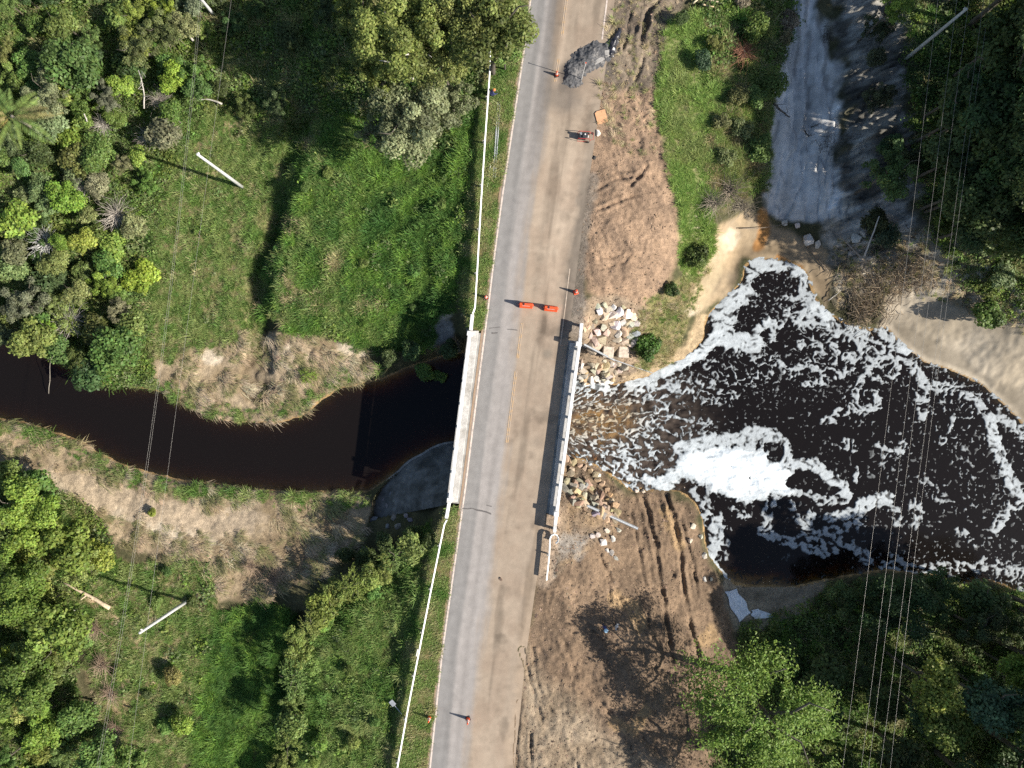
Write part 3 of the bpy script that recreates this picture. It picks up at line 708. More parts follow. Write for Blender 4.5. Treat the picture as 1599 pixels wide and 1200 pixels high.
# foam, where the photograph shows it (pixel strokes at pool level: points, half width, cover)
STROKES = [
 ([(1183,416),(1178,440),(1165,458),(1152,474),(1138,478)], 15, .95), ([(1160,455),(1140,478),(1122,490)], 15, 1.0), ([(1112,485),(1112,505)], 9, .8),
 ([(1135,492),(1128,510),(1118,530)], 16, 1.0), ([(1120,520),(1108,540),(1085,556),(1062,568),(1035,580)], 11, 1.05),
 ([(1120,528),(1150,533),(1178,535)], 17, 1.0), ([(1175,520),(1190,512),(1205,506)], 8, .95), ([(1205,530),(1212,510),(1218,505)], 7, .9), ([(1196,502),(1198,496)], 6, 1),
 ([(1190,416),(1215,414),(1235,420),(1248,430)], 10, .95), ([(1240,425),(1252,445),(1262,470),(1258,490)], 9, .85), ([(1212,450),(1222,448)], 6, 1), ([(1225,465),(1250,465)], 6, .8),
 ([(1258,490),(1240,495),(1230,490)], 9, .7), ([(1240,500),(1250,510)], 9, .7), ([(1270,480),(1285,492),(1295,505)], 11, 1.0), ([(1255,500),(1285,505),(1310,520)], 12, .9),
 ([(1310,520),(1335,520),(1355,535),(1375,550),(1400,548)], 13, .9), ([(1375,520),(1390,528)], 8, .9), ([(1400,545),(1415,550)], 8, 1), ([(1345,530),(1350,555),(1370,570),(1395,555)], 9, .8),
 ([(1395,560),(1420,570),(1440,590),(1443,640)], 9, .85), ([(1350,560),(1355,580),(1372,595),(1395,588),(1402,572)], 7, .85), ([(1435,620),(1440,650)], 8, .8),
 ([(1245,540),(1270,530),(1280,545),(1275,570)], 8, .7), ([(1235,585),(1260,570),(1285,575),(1300,590),(1325,580),(1335,560)], 9, .75), ([(1260,600),(1285,595),(1300,570)], 8, .7),
 ([(1300,540),(1312,560),(1330,555)], 8, .75), ([(1345,590),(1335,610),(1335,630),(1320,645),(1310,640),(1300,655),(1285,660)], 6, .85), ([(1370,615),(1370,635),(1350,640),(1340,640)], 7, .85),
 ([(1180,560),(1200,580),(1180,590),(1150,595)], 10, .5), ([(1200,560),(1230,580)], 8, .6), ([(1110,570),(1150,590),(1140,620),(1090,620)], 15, .45),
 ([(1030,755),(1050,745),(1075,735),(1100,715)], 13, 1.0), ([(1085,725),(1110,735),(1140,735),(1175,740),(1210,745)], 28, 1.25), ([(1110,715),(1150,712),(1185,720)], 18, 1.25), ([(1120,755),(1165,768),(1190,765)], 18, 1.2), ([(1210,760),(1230,765)], 12, 1.15), ([(1100,735),(1120,745),(1150,750),(1190,748)], 22, 1.3), ([(1205,738),(1225,745),(1222,758)], 14, 1.2),
 ([(1060,700),(1100,690),(1150,685),(1180,675),(1205,680),(1222,695),(1228,715),(1222,722)], 12, .95), ([(1120,690),(1150,695),(1185,690)], 12, .9),
 ([(1228,722),(1250,724),(1275,728),(1290,745),(1310,758),(1322,772)], 11, .98), ([(1240,770),(1262,768),(1280,780),(1300,782)], 8, .9), ([(1322,772),(1318,782)], 9, .9),
 ([(1292,808),(1320,803),(1345,797),(1370,782),(1390,778)], 9, .95), ([(1340,790),(1360,780),(1385,775)], 9, 1.0), ([(1390,795),(1400,800),(1400,820)], 7, .85), ([(1425,785),(1440,800),(1432,815)], 10, .65),
 ([(1338,730),(1335,755)], 5, .8), ([(1305,695),(1335,700)], 6, .6), ([(1370,695),(1390,705),(1375,718)], 7, .7), ([(1408,695),(1405,708)], 8, .9), ([(1318,690),(1330,690)], 5, .7),
 ([(1210,775),(1200,795),(1195,820),(1198,832)], 9, .9), ([(1190,830),(1215,842),(1250,850),(1285,865)], 9, .9), ([(1145,795),(1170,808)], 7, .7), ([(1236,785),(1238,795)], 5, .9),
 ([(1250,810),(1262,820),(1255,832)], 11, .85), ([(1265,798),(1272,808)], 6, .8), ([(1265,840),(1290,832),(1320,825),(1345,815)], 9, .85), ([(1285,850),(1300,860)], 10, .75), ([(1310,845),(1335,855),(1355,875)], 9, .8), ([(1395,870),(1405,880)], 9, .8),
 ([(1085,765),(1100,785),(1108,810),(1112,830)], 10, .7), ([(1118,815),(1118,850),(1108,875)], 12, .95), ([(1108,870),(1118,890),(1132,908)], 8, 1.05), ([(1130,830),(1125,870)], 12, .5),
 ([(1440,600),(1490,605),(1520,625),(1545,650)], 9, .75), ([(1545,650),(1552,690),(1565,720),(1580,755),(1600,780)], 10, .95), ([(1560,645),(1585,670),(1600,680)], 10, .9), ([(1600,780),(1570,800),(1555,825)], 10, .8),
 ([(1490,650),(1485,670),(1470,690)], 5, .6), ([(1540,880),(1570,890),(1600,905)], 14, .6), ([(1380,885),(1440,890),(1500,885),(1600,890)], 9, .75), ([(1495,830),(1520,845)], 9, .6), ([(1500,700),(1520,760)], 10, .3), ([(1440,745),(1470,780)], 12, .35),
 ([(900,598),(925,600),(945,606)], 8, 1.0), ([(950,606),(990,604),(1040,605),(1080,610)], 10, .72), ([(985,598),(1010,590),(1040,578)], 9, .95), ([(1040,600),(1075,590),(1110,600)], 10, .55),
 ([(1000,660),(1050,665),(1100,670)], 22, .5), ([(960,690),(1010,720),(1050,720)], 22, .45), ([(1010,745),(1030,758),(1045,762)], 8, 1.0),
]
FX0, FX1 = PW(870, 0, ZD)[0], PW(1760, 0, ZD)[0]; FY0, FY1 = PW(0, 945, ZD)[1], PW(0, 398, ZD)[1]
fx = np.arange(FX0, FX1, 0.075); fy = np.arange(FY0, FY1, 0.075)
QX, QY = np.meshgrid(fx, fy)
wxp = 0.35 * fbm(QX, QY, 0.5, 3, 70); wyp = 0.35 * fbm(QX, QY, 0.5, 3, 71)
qx, qy = to_px(QX + wxp, QY + wyp, ZD)
D = np.zeros(QX.shape); BR = np.zeros(QX.shape)
for pts, w, a in STROKES:
    x0 = min(p[0] for p in pts) - 3 * w; x1 = max(p[0] for p in pts) + 3 * w; y0 = min(p[1] for p in pts) - 3 * w; y1 = max(p[1] for p in pts) + 3 * w
    sel = (qx > x0) & (qx < x1) & (qy > y0) & (qy < y1)
    if not sel.any(): continue
    d = dpx(qx[sel], qy[sel], pts)
    v = a * sstep(1.35, 0.55, d / w)
    D[sel] = np.maximum(D[sel], v if a > 0.93 else v * 0.9)
    if a > 0.93: BR[sel] = np.maximum(BR[sel], sstep(1.25, 0.4, d / w) * min(1.0, (a - 0.9) * 3))
def holes(c, rx, ry):
    global D
    D *= 1 - sstep(1.15, 0.8, np.sqrt(((qx - c[0]) / rx) ** 2 + ((qy - c[1]) / ry) ** 2))
for c, rx, ry in (((1213,708), 12, 15), ((1252,752), 27, 13), ((1290,765), 22, 9), ((1200,445), 28, 20), ((1175,490), 22, 12), ((1105,507), 6, 14)): holes(c, rx, ry)
rp = rapids(qx, qy)
poolD = 0.025 + 0.10 * sstep(1100, 1150, qx) * sstep(660, 560, qy) + 0.05 * sstep(-.1, .3, fbm(QX, QY, 0.18, 3, 72)) + 0.08 * sstep(830, 900, qy) * sstep(1350, 1500, qx) + 0.05 * sstep(1450, 1580, qx)
poolD *= 1 - 0.85 * sstep(1260, 1180, qx) * sstep(800, 830, qy)
D = np.maximum(D, poolD)
D = np.maximum(D, rp * (0.48 + 0.2 * fbm(QX, QY, 0.3, 2, 73)) * (1 - 0.2 * np.exp(-(dpx(qx, qy, [(905,660),(945,660),(970,650)]) / 28) ** 2)))
sdq = rsample(R_WAT, QX, QY)
D = D + (0.25 * sstep(0.5, 0.1, sdq) * (qx > 1250) * (qy < 720))
sw1 = QX + 0.9 * fbm(QX, QY, 0.32, 2, 91) + 0.35 * fbm(QX, QY, 0.9, 2, 92); sw2 = QY + 0.9 * fbm(QX, QY, 0.32, 2, 93) + 0.35 * fbm(QX, QY, 0.9, 2, 94)
web = 1 - np.abs(fbm(sw1 * 0.85, sw2 * 1.15, 1.05, 3, 74)) * 2.4
fine = fbm(QX, QY, 2.2, 2, 75)
# water fanning out from under the deck: streaks drawn along the current
fr0 = np.hypot(QX - 1.5, QY + 3.6); fth = np.arctan2(QY + 3.6, QX - 1.5)
cs1 = fr0 * 0.62 + 0.4 * fbm(QX, QY, 0.9, 2, 95); cs2 = fth * 9.0 * 1.25 + 0.4 * fbm(QX, QY, 0.9, 2, 96)
chop = (1 - np.abs(fbm(cs1, cs2, 1.15, 3, 76)) * 2.4) + 0.45 * fbm(QX, QY, 2.6, 2, 77)
blob = fbm(sw1, sw2, 1.6, 3, 78)
calm = sstep(640, 700, qy + 0.05 * (qx - 1250)) 
def rank(a):
    o = np.empty(a.size); o[np.argsort(a.ravel())] = np.linspace(0, 1, a.size); return o.reshape(a.shape)
NZ = rank(web * 0.75 + fine * 0.38) * (1 - calm) + rank(blob * 1.0 + fine * 0.42) * calm
NZ = NZ * (1 - rp) + rank(chop) * rp
f = NZ - (1 - np.clip(D, 0, 1.4))
# loose flecks drifting between the streaks
speck = rank(fbm(QX, QY, 2.5, 2, 97) + 0.35 * fbm(QX, QY, 0.3, 2, 98))
spD = (0.035 + 0.05 * sstep(1250, 1500, qx) + 0.05 * sstep(700, 560, qy) * sstep(1050, 1150, qx)) * (1 - 0.9 * sstep(1260, 1180, qx) * sstep(790, 830, qy))
f = np.maximum(f, (speck - (1 - spD)) * 2.5)
FZ = water_z(QX) + rp * 0.16 * fbm((QX) * 0.55 + QY * 0.2, QY * 1.2, 0.9, 4, 61)
FZ = FZ + np.clip(f * 0.30, -0.12, 0.05) + np.clip(BR, 0, 1) * (0.10 + 0.26 * fbm(QX * 0.6, QY * 1.6, 0.8, 4, 79)) * (f > 0) - 0.002
# thin films let the dark water through, deep foam is white
brt = np.clip(BR, 0, 1)
thin = 0.04 + 0.25 * sstep(0.0, 0.28, f) + 0.07 * sstep(0.2, 0.5, f) + 0.06 * fbm(QX, QY, 0.5, 3, 85) + brt * (0.10 + 0.20 * brt) * sstep(0.05, 0.4, f) * np.clip(0.95 + 0.8 * fbm(cs1 * 0.5, cs2 * 0.9, 1.0, 4, 203), 0.55, 1.4)
thin = np.clip(thin + 0.09 * fbm(QX, QY, 3.0, 2, 99), 0.03, 0.9)
thin = thin * (1 + 0.35 * rp)
warm = np.exp(-(dpx(qx, qy, [(900,660),(940,655),(975,648)]) / 30) ** 2) * rp
FCOL = thin[..., None] * np.array((0.90, 0.98, 1.02)); FCOL = FCOL * (1 - 0.55 * warm[..., None] * np.array((.12, .55, 1.0)))
top = sstep(0.85, 1.0, np.clip(D, 0, 1)); FCOL = FCOL * (1 + 0.10 * top[..., None]); FCOL = np.clip(FCOL, 0, 0.95)
Fq = grid_faces(len(fx), len(fy))
ff = f.ravel(); keep = (ff[Fq] > -0.16).any(1) & (sdq.ravel()[Fq] > -0.25).all(1)
Fq = Fq[keep]; used = np.unique(Fq); remap = -np.ones(QX.size, int); remap[used] = np.arange(len(used))
me = mesh_np('river_foam', np.stack([QX.ravel(), QY.ravel(), FZ.ravel()], 1)[used], remap[Fq], True)
set_color(me, 'Col', FCOL.reshape(-1, 3)[used])
foam = tag(mesh_obj('river_foam', me, M['foam']), 'white foam streaks and flecks drifting over the dark pool', 'foam', kind='stuff')

# ------------------------------------------------------------------ road
LINE_W = [(-254,862),(-100,842),(0,828.5),(75,819),(200,800.5),(300,785.5),(400,772),(480,762.5),(600,747),(760,727),(850,714.5),(1020,690.5),(1200,671.5),(1460,638)]
_ly = np.array([p[0] for p in LINE_W], float); _lx = np.array([p[1] for p in LINE_W], float)
def west_line(py): return np.interp(py, _ly, _lx)
ROAD_W = 119.5
rows_px = np.r_[-6000, -4000, -2500, -1500, -1000, -700, -500, -360, np.arange(-254, 1460, 2.4), 1460, 1600, 1800, 2200, 3000, 4500, 7000]
tt = np.linspace(-0.05, 1.10, 66)
RY_, RT = np.meshgrid(rows_px, tt, indexing='ij')
RPX = west_line(RY_) + RT * ROAD_W
rx, ry = PW(RPX, RY_, 0.0)
east_side = rsample(np.maximum(R_PLN, R_PLS), rx, ry)
rz = np.zeros_like(rx) + 0.008 * fbm(rx, ry, 0.6, 3, 80)
# along-road coordinate keeps streaks running with the traffic
sx = RT * 7.0; sy = ry
streak = fbm(sx * 1.0, sy * 0.05, 1.6, 4, 81); blot = fbm(rx, ry, 0.35, 4, 82); finer = fbm(rx, ry, 1.6, 3, 83)
dust_edge = np.interp(RY_, [-254,0,150,250,300,400,500,600,700,800,950,1050,1200,1460],[.30,.34,.38,.40,.36,.38,.40,.44,.46,.46,.50,.47,.44,.42])
dust = sstep(-0.08, 0.10, RT - dust_edge + 0.09 * streak + 0.05 * blot)
lightlane = sstep(0.16, 0.24, RT + 0.04 * streak) * (1 - dust)
grey = np.array((0.232, 0.22, 0.208)); pale = np.array((0.30, 0.275, 0.255)); tan = np.array((0.37, 0.295, 0.222)); brown = np.array((0.285, 0.215, 0.158))
c = grey * (1 - lightlane[..., None]) + pale * lightlane[..., None]
tn = sstep(-.25, .35, blot + .5 * streak)
lo = sstep(520, 300, np.abs(RY_ - 760)) * sstep(0.35, 0.55, RT)
tcol = tan * (1 - 0.55 * tn[..., None]) + brown * 0.55 * tn[..., None]
tcol = tcol * (1 - 0.12 * lo[..., None])
c = c * (1 - dust[..., None]) + tcol * dust[..., None]
# grey again at the far end of the road and dark wheel band beside the centre line there
topg = sstep(330, 120, RY_)
band = topg * sstep(0.20, 0.27, RT) * sstep(0.50, 0.40, RT); c = c * (1 - 0.35 * band[..., None])
c = c * (1 - 0.16 * (topg * sstep(.5, .55, RT))[..., None]) 
# the shoulder dirt laps over the eastern edge, lorries have tracked it up the lane
lap = sstep(0.93, 1.03, RT + 0.10 * blot + 0.05 * finer) * (1 - topg)
side = np.where((RY_ < 530)[..., None], np.array((0.20, 0.165, 0.13)), np.array((0.33, 0.255, 0.185)))
c = c * (1 - lap[..., None]) + side * lap[..., None]
bright = sstep(180, 60, np.abs(RY_ - 350)) * sstep(.12, .04, np.abs(RT - .80 + .05 * streak)); c = c * (1 + 0.22 * bright[..., None])
dark = np.clip(sstep(.10, .45, fbm(sx * .8, sy * .09, .9, 4, 86)) * .30 + sstep(.15, .5, fbm(rx, ry, .5, 4, 87)) * .28, 0, 1) * dust
c = c * (1 - dark[..., None])
wheel = np.exp(-((RT - .16 - .02 * blot) / .035) ** 2) + np.exp(-((RT - .33) / .04) ** 2); c = c * (1 - .07 * wheel * (1 - dust))[..., None]
c = c * (1 + 0.16 * streak + 0.09 * finer)[..., None]
edge = np.clip(sstep(0.0, -0.04, RT + .01 * finer), 0, 1); c = c * (1 - edge[..., None]) + np.array((0.30, 0.21, 0.14)) * edge[..., None]
for (a, b), r, col, k in (((893,120), 30, (0.05,0.048,0.046), .9), ((880,150), 40, (0.13,0.115,0.10), .6), ((850,745), 16, (0.2,0.16,0.12), .3), ((855,553), 12, (0.17,0.15,0.12), .6), ((843,690), 14, (.22,.18,.14), .4), ((878,520), 12, (.2,.17,.13), .5)):
    d = np.hypot(RPX - a, RY_ - b) / r + 0.35 * blot
    w = k * sstep(1.0, 0.3, d); c = c * (1 - w[..., None]) + np.array(col) * w[..., None]
V = np.stack([rx.ravel(), ry.ravel(), rz.ravel()], 1)
me = mesh_np('road', V, grid_faces(len(tt), len(rows_px))[:, ::-1], True)
set_color(me, 'Col', np.clip(c, .01, .9).reshape(-1, 3)); set_float(me, 'grit', np.ones(rx.size))
road = tag(mesh_obj('road', me, M['road']), 'grey asphalt road half buried under tan dust', 'road', kind='structure')

def paint_mat(name, rgb, under, lo, hi, scale=3.0):
    m, nt, b = new_mat(name)
    tc = N(nt, 'ShaderNodeTexCoord'); nz = N(nt, 'ShaderNodeTexNoise'); nz.inputs['Scale'].default_value = scale; nz.inputs['Detail'].default_value = 8
    nt.links.new(tc.outputs['Object'], nz.inputs['Vector'])
    mr = N(nt, 'ShaderNodeMapRange'); mr.inputs['From Min'].default_value = lo; mr.inputs['From Max'].default_value = hi
    nt.links.new(nz.outputs['Fac'], mr.inputs['Value'])
    mx = N(nt, 'ShaderNodeMix', data_type='RGBA'); nt.links.new(mr.outputs[0], mx.inputs['Factor'])
    mx.inputs['A'].default_value = (*rgb, 1); mx.inputs['B'].default_value = (*under, 1)
    nt.links.new(mx.outputs['Result'], b.inputs['Base Color']); b.inputs['Roughness'].default_value = 0.8
    return m
M['line_white'] = paint_mat('line_white', (0.60, 0.50, 0.43), (0.34, 0.29, 0.25), 0.48, 0.72)
M['line_dusty'] = paint_mat('line_dusty', (0.46, 0.38, 0.30), (0.36, 0.285, 0.215), 0.34, 0.56)
M['line_yellow'] = paint_mat('line_yellow', (0.50, 0.32, 0.15), (0.38, 0.30, 0.225), 0.30, 0.58)
M['crack'] = simple_mat('crack', (0.11, 0.10, 0.095), 0.9, 12, 0.3, 0)
def strip(name, mat, t0, y0, y1, half, z=0.014, parent=road, wander=0.0, step=12):
    ys = np.arange(y0, y1 + step, step); ys[-1] = y1
    pts = []
    for i, py in enumerate(ys):
        x, y = PW(west_line(py) + t0 * ROAD_W + wander * math.sin(i * 1.7), py)
        pts.append((x, y))
    v = []; f = []
    for x, y in pts: v += [(x - half, y, z), (x + half, y, z)]
    for i in range(len(pts) - 1): f.append((2*i, 2*i+1, 2*i+3, 2*i+2))
    me = bpy.data.meshes.new(name); me.from_pydata(v, [], f)
    return mesh_obj(name, me, mat, parent)
strip('edge_line', M['line_white'], 0.0, -254, 1460, 0.075)
strip('edge_line', M['line_white'], 1.0, -254, 62, 0.07)
strip('edge_line', M['line_dusty'], 1.005, 420, 540, 0.05)
for y0, y1 in ((-200, 56), (92, 128), (505, 560), (580, 692)):
    for dt in (-0.011, 0.011): strip('centre_line', M['line_yellow'], 0.47 + dt, y0, y1, 0.05)
def crack(pts, w=0.05, z=0.016):
    v = []; f = []
    for i, (a, b) in enumerate(pts):
        x, y = PW(a, b); ww = w * (0.5 + 0.8 * abs(math.sin(i * 2.3 + a)))
        v += [(x, y - ww, z), (x, y + ww, z)]
    for i in range(len(pts) - 1): f.append((2*i, 2*i+2, 2*i+3, 2*i+1))
    me = bpy.data.meshes.new('crack'); me.from_pydata(v, [], f); return mesh_obj('crack', me, M['crack'], road)
crack([(722,794),(730,795),(737,794),(745,797),(752,798),(760,800),(767,803)], 0.06)
crack([(760,789),(764,790.5),(768,791)], 0.05); crack([(768,520.5),(773,520.6),(777,520)], 0.05); crack([(764,513),(774,512),(781,511)], 0.03); crack([(792,514.5),(800,515),(808,516)], 0.03)

# ------------------------------------------------------------------ bridge
bridge = tag(empty('road_bridge', (*PW(800, 660), 0)), 'short concrete road bridge with white post and rail parapets over the river', 'bridge')
BI = Vector(bridge.location)
def L3(px, py, z): x, y = PW(px, py, z); return Vector((x, y, z)) - BI
def slab(name, quad, z0, z1, mat, bevel=0.0, parent=bridge):
    mb = MB(); b = [L3(a, c_, 0) for a, c_ in quad]
    v = [Vector((p.x, p.y, z0)) for p in b] + [Vector((p.x, p.y, z1)) for p in b]; n = len(b)
    mb.add(v, [tuple(range(n - 1, -1, -1)), tuple(range(n, 2 * n))] + [(i, (i + 1) % n, n + (i + 1) % n, n + i) for i in range(n)])
    return mb.build(name, mat, parent, bevel=bevel)
slab('deck', [(732,519),(905,533),(870,803),(698,785)], -0.45, -0.02, M['concrete'])
for k in range(4):
    t = (k + 0.5) / 4
    slab('girder', [(735 + 168*t - 4, 512 + 12*t), (735 + 168*t + 4, 512 + 12*t), (700 + 166*t + 4, 790 + 12*t), (700 + 166*t - 4, 790 + 12*t)], -1.5, -0.452, M['concrete'])
slab('abutment', [(729,505),(912,512),(911,524),(728,518)], -6.8, -0.455, M['concrete'])
slab('abutment', [(697,789),(868,806),(867,817),(695,800)], -6.8, -0.455, M['concrete'])
for quad in ([(731,517),(747.5,517),(714.5,784),(697.5,784)], [(889.5,536),(907,536),(871,805),(857.0,803)]):
    slab('walkway', quad, -0.47, 0.25, M['walkway'], 0.03)
def railing(a, b, n, base, name='railing'):
    """two long beams carried by short posts"""
    A = L3(*a, 1.13); B = L3(*b, 1.13); d = B - A; rz = math.atan2(d.y, d.x); Lg = math.hypot(d.x, d.y); mid = (A + B) / 2
    mb = MB(); mb.box((mid.x, mid.y, 0.97), (Lg, 0.29, 0.32), rz)
    top = mb.build(name, M['white_concrete'], bridge, bevel=0.02)
    mb = MB(); mb.box((mid.x, mid.y, 0.60), (Lg, 0.18, 0.16), rz)
    mb.build('lower_rail', M['white_concrete'], top, bevel=0.015)
    pm = MB(); pm.box((0, 0, (base + 0.82) / 2), (0.22, 0.22, 0.82 - base)); pme = pm.mesh('post')
    for i in range(n):
        p = A + d * ((i + 0.12) / (n - 1 + 0.24) if n > 1 else 0.5)
        o = mesh_obj('post', pme, M['white_concrete'], top); o.location = (p.x, p.y, 0); o.rotation_euler = (0, 0, rz)
railing((904.5, 541), (869.5, 801), 8, 0.22)
railing((733.5, 520), (702.5, 780), 8, 0.22)
railing((908.5, 505), (905.5, 534), 2, -0.3)
railing((868.5, 806), (866, 832), 2, -0.3)
railing((737.5, 491), (735, 516), 2, -0.3)
railing((701.5, 784), (696.8, 810), 2, -0.3)
for px, py, w, h in ((904, 537.5, .5, 1.32), (868.8, 803.5, .42, 1.28), (733.6, 521, .5, 1.25), (701.4, 782, .42, 1.25)):
    p = L3(px, py, h); mb = MB(); mb.box((p.x, p.y, h / 2 - .1), (w, .42, h + .2), -0.13); mb.build('pilaster', M['white_concrete'], bridge, bevel=.02)

M['dark_concrete'] = simple_mat('dark_concrete', (0.15, 0.148, 0.142), 0.85, 2.0, 0.3, 0.3, stains=((0.06, 0.06, 0.055), 0.6, 0.42, 0.66))  # darker grey than the bridge concrete, used for the fan slab
# paved fan below the south-west corner
fan = tag(empty('bank_paving', (*FAN_C, -0.6)), 'curved grey concrete bank paving in the shade of the bridge upstream', 'bank paving')
na, nr = 26, 10
av = np.linspace(FAN_A[0], FAN_A[-1], na); vv = []; ff_ = []
for up in (0.0, -0.24):
    for a in av:
        for k in range(nr):
            r = (0.05 + 0.95 * k / (nr - 1)) * np.interp(a, FAN_A, FAN_R)
            vv.append((r * math.cos(a), r * math.sin(a), float(fan_z(r, a)) + 0.6 + up))
n1 = na * nr
for i in range(na - 1):
    for k in range(nr - 1):
        q = (i*nr+k, i*nr+k+1, (i+1)*nr+k+1, (i+1)*nr+k); ff_.append(q); ff_.append(tuple(n1 + j for j in q[::-1]))
    ff_.append((i*nr+nr-1, n1+i*nr+nr-1, n1+(i+1)*nr+nr-1, (i+1)*nr+nr-1)); ff_.append((i*nr, (i+1)*nr, n1+(i+1)*nr, n1+i*nr))
for i in (0, na - 1):
    for k in range(nr - 1): ff_.append((i*nr+k, n1+i*nr+k, n1+i*nr+k+1, i*nr+k+1))
mb = MB(); mb.add(vv, ff_); mb.build('slab', M['dark_concrete'], fan, smooth=False)
mb = MB(); rim = []
for a in np.linspace(FAN_A[0], FAN_A[-2], 30):
    r = np.interp(a, FAN_A, FAN_R) + 0.02; rim.append((r * math.cos(a), r * math.sin(a), -4.98))
mb.sweep(rim, [(-0.1, -0.6), (0.1, -0.6), (0.1, 0.1), (-0.1, 0.1)]); mb.build('rim', M['concrete'], fan)

# ------------------------------------------------------------------ guardrails
_wf = [(0, .44), (.085, .50), (.085, .555), (.02, .595), (.085, .635), (.085, .69), (0, .75)]
WPROF = _wf + [(a - .03, b) for a, b in _wf[::-1]]
def guardrail(pts, label, side, posts=True, every=4.0, curl=None):
    P = [Vector((*PW(a, b, .6), 0)) for a, b in pts]
    root = tag(empty('guardrail', P[0]), label, 'guardrail')
    prof = [(side * a, b) for a, b in WPROF]
    if side < 0: prof = prof[::-1]
    mb = MB(); mb.sweep([p - P[0] for p in P], prof); mb.build('beam', M['white_steel'], root)
    pm = None; acc = 1.0
    for i in range(len(P) - 1):
        d = P[i + 1] - P[i]; L_ = d.length; dn = d.normalized(); s = Vector((dn.y, -dn.x, 0)) * -side
        if L_ < 0.8: continue
        while acc < L_:
            p = P[i] + dn * acc + s * 0.10; g = float(ground_z(p.x, p.y))
            if pm is None:
                pmb = MB(); pmb.box((0, 0, 0.12), (0.12, 0.15, 1.2)); pm = pmb.mesh('post')
            o = mesh_obj('post', pm, M['post_wood'], root); o.location = (p.x - P[0].x, p.y - P[0].y, -0.02); o.rotation_euler = (0, 0, math.atan2(dn.y, dn.x))
            acc += every
        acc -= L_
    return root
guardrail([(786,-140),(771,-20),(768,50),(764,120),(757,220),(750.5,320),(745,420),(741.5,478),(740.8,482),(739.5,486),(737.8,490)], 'long white steel guardrail along the grass verge north of the bridge', -1)
guardrail([(697.5,812),(694,818),(692.5,824),(690,836),(672,925),(654.5,1015),(637,1105),(619,1205),(600,1310)], 'long white steel guardrail along the grass verge south of the bridge', -1)
guardrail([(868,849),(871.5,846),(872.5,841),(870,836),(865.5,834),(861,836),(858.6,841),(858,850),(857,870),(853,906)], 'short white guardrail stub with curled end at the downstream parapet', -1, every=2.6)

# ------------------------------------------------------------------ plant meshes (shared between copies)
def leaf_quads(P, Nrm, size, aspect=1.7, rng=RNG):
    """a bent diamond leaf at each point"""
    n = len(P)
    Nrm = Nrm / np.linalg.norm(Nrm, axis=1, keepdims=True)
    a = rng.normal(size=(n, 3)); T = np.cross(Nrm, a); T /= np.linalg.norm(T, axis=1, keepdims=True) + 1e-9
    B = np.cross(Nrm, T); s = size[:, None]
    v0 = P - T * s * 0.5; v2 = P + T * s * 0.5
    v1 = P + B * s * 0.5 / aspect + Nrm * s * 0.06; v3 = P - B * s * 0.5 / aspect + Nrm * s * 0.06
    V = np.stack([v0, v1, v2, v3], 1).reshape(-1, 3); F = np.arange(4 * n).reshape(n, 4)
    return V, F

def crown_mesh(name, lobes, n_leaves, leaf, seed, flat=0.72, lobe_r=(0.22, 0.42), spread=0.72, up=0.5, inner=0.35, mat='leaf'):
    r = np.random.default_rng(seed)
    c = r.normal(size=(lobes, 3)); c /= np.linalg.norm(c, axis=1, keepdims=True)
    c *= (r.random((lobes, 1)) ** 0.5) * spread; c[:, 2] *= flat
    lr = r.uniform(*lobe_r, lobes)
    w = lr ** 2; w /= w.sum()
    k = r.choice(lobes, n_leaves, p=w)
    d = r.normal(size=(n_leaves, 3)); d /= np.linalg.norm(d, axis=1, keepdims=True)
    d[:, 2] = np.where(d[:, 2] < -0.3, -d[:, 2], d[:, 2])
    rad = lr[k] * (1 - inner * r.random(n_leaves) ** 1.5) * (0.85 + 0.3 * r.random(n_leaves))
    P = c[k] + d * rad[:, None] * np.array((1, 1, 0.85))
    nr = d + np.array((0, 0, up)) + r.normal(size=(n_leaves, 3)) * 0.55
    V, F = leaf_quads(P, nr, leaf * r.uniform(0.6, 1.35, n_leaves), rng=r)
    me = mesh_np(name, V, F); set_float(me, 'clump', np.repeat(np.clip(r.normal(0, .22, lobes), -.45, .5)[k], 4)); me.materials.append(M[mat]); return me

def spray_mesh(name, sprays, per, leaf, seed, flat=0.6, mat='leaf'):
    """feathery crown: leaflets ranged along many drooping sprays"""
    r = np.random.default_rng(seed); P = []; Nn = []
    for i in range(sprays):
        a = r.uniform(0, 2 * math.pi); rr = r.random() ** 0.55; z0 = flat * (1 - rr * rr) * r.uniform(0.35, 1.0) - 0.15 + 0.1 * math.sin(3 * a + seed)
        o = np.array((rr * math.cos(a), rr * math.sin(a), z0)) * (0.70 + 0.17 * math.sin(2 * a + seed) + 0.12 * math.sin(5 * a + 2.1 * seed) + 0.08 * math.sin(9 * a))
        if mnoise.noise((o[0] * 3.2, o[1] * 3.2, seed)) < -0.22: continue
        dr = np.array((math.cos(a + r.normal() * .5), math.sin(a + r.normal() * .5), r.uniform(-.5, .25)))
        L = r.uniform(.16, .34)
        t = np.linspace(0, 1, per)[:, None]
        p = o + dr * L * t + np.array((0, 0, -0.10)) * t * t + r.normal(size=(per, 3)) * 0.018
        P.append(p); Nn.append(np.tile(np.array((0, 0, 1.0)), (per, 1)) + r.normal(size=(per, 3)) * 0.5)
    P = np.concatenate(P); Nn = np.concatenate(Nn)
    V, F = leaf_quads(P, Nn, leaf * r.uniform(.6, 1.3, len(P)), 2.4, rng=r)
    me = mesh_np(name, V, F); me.materials.append(M[mat]); return me

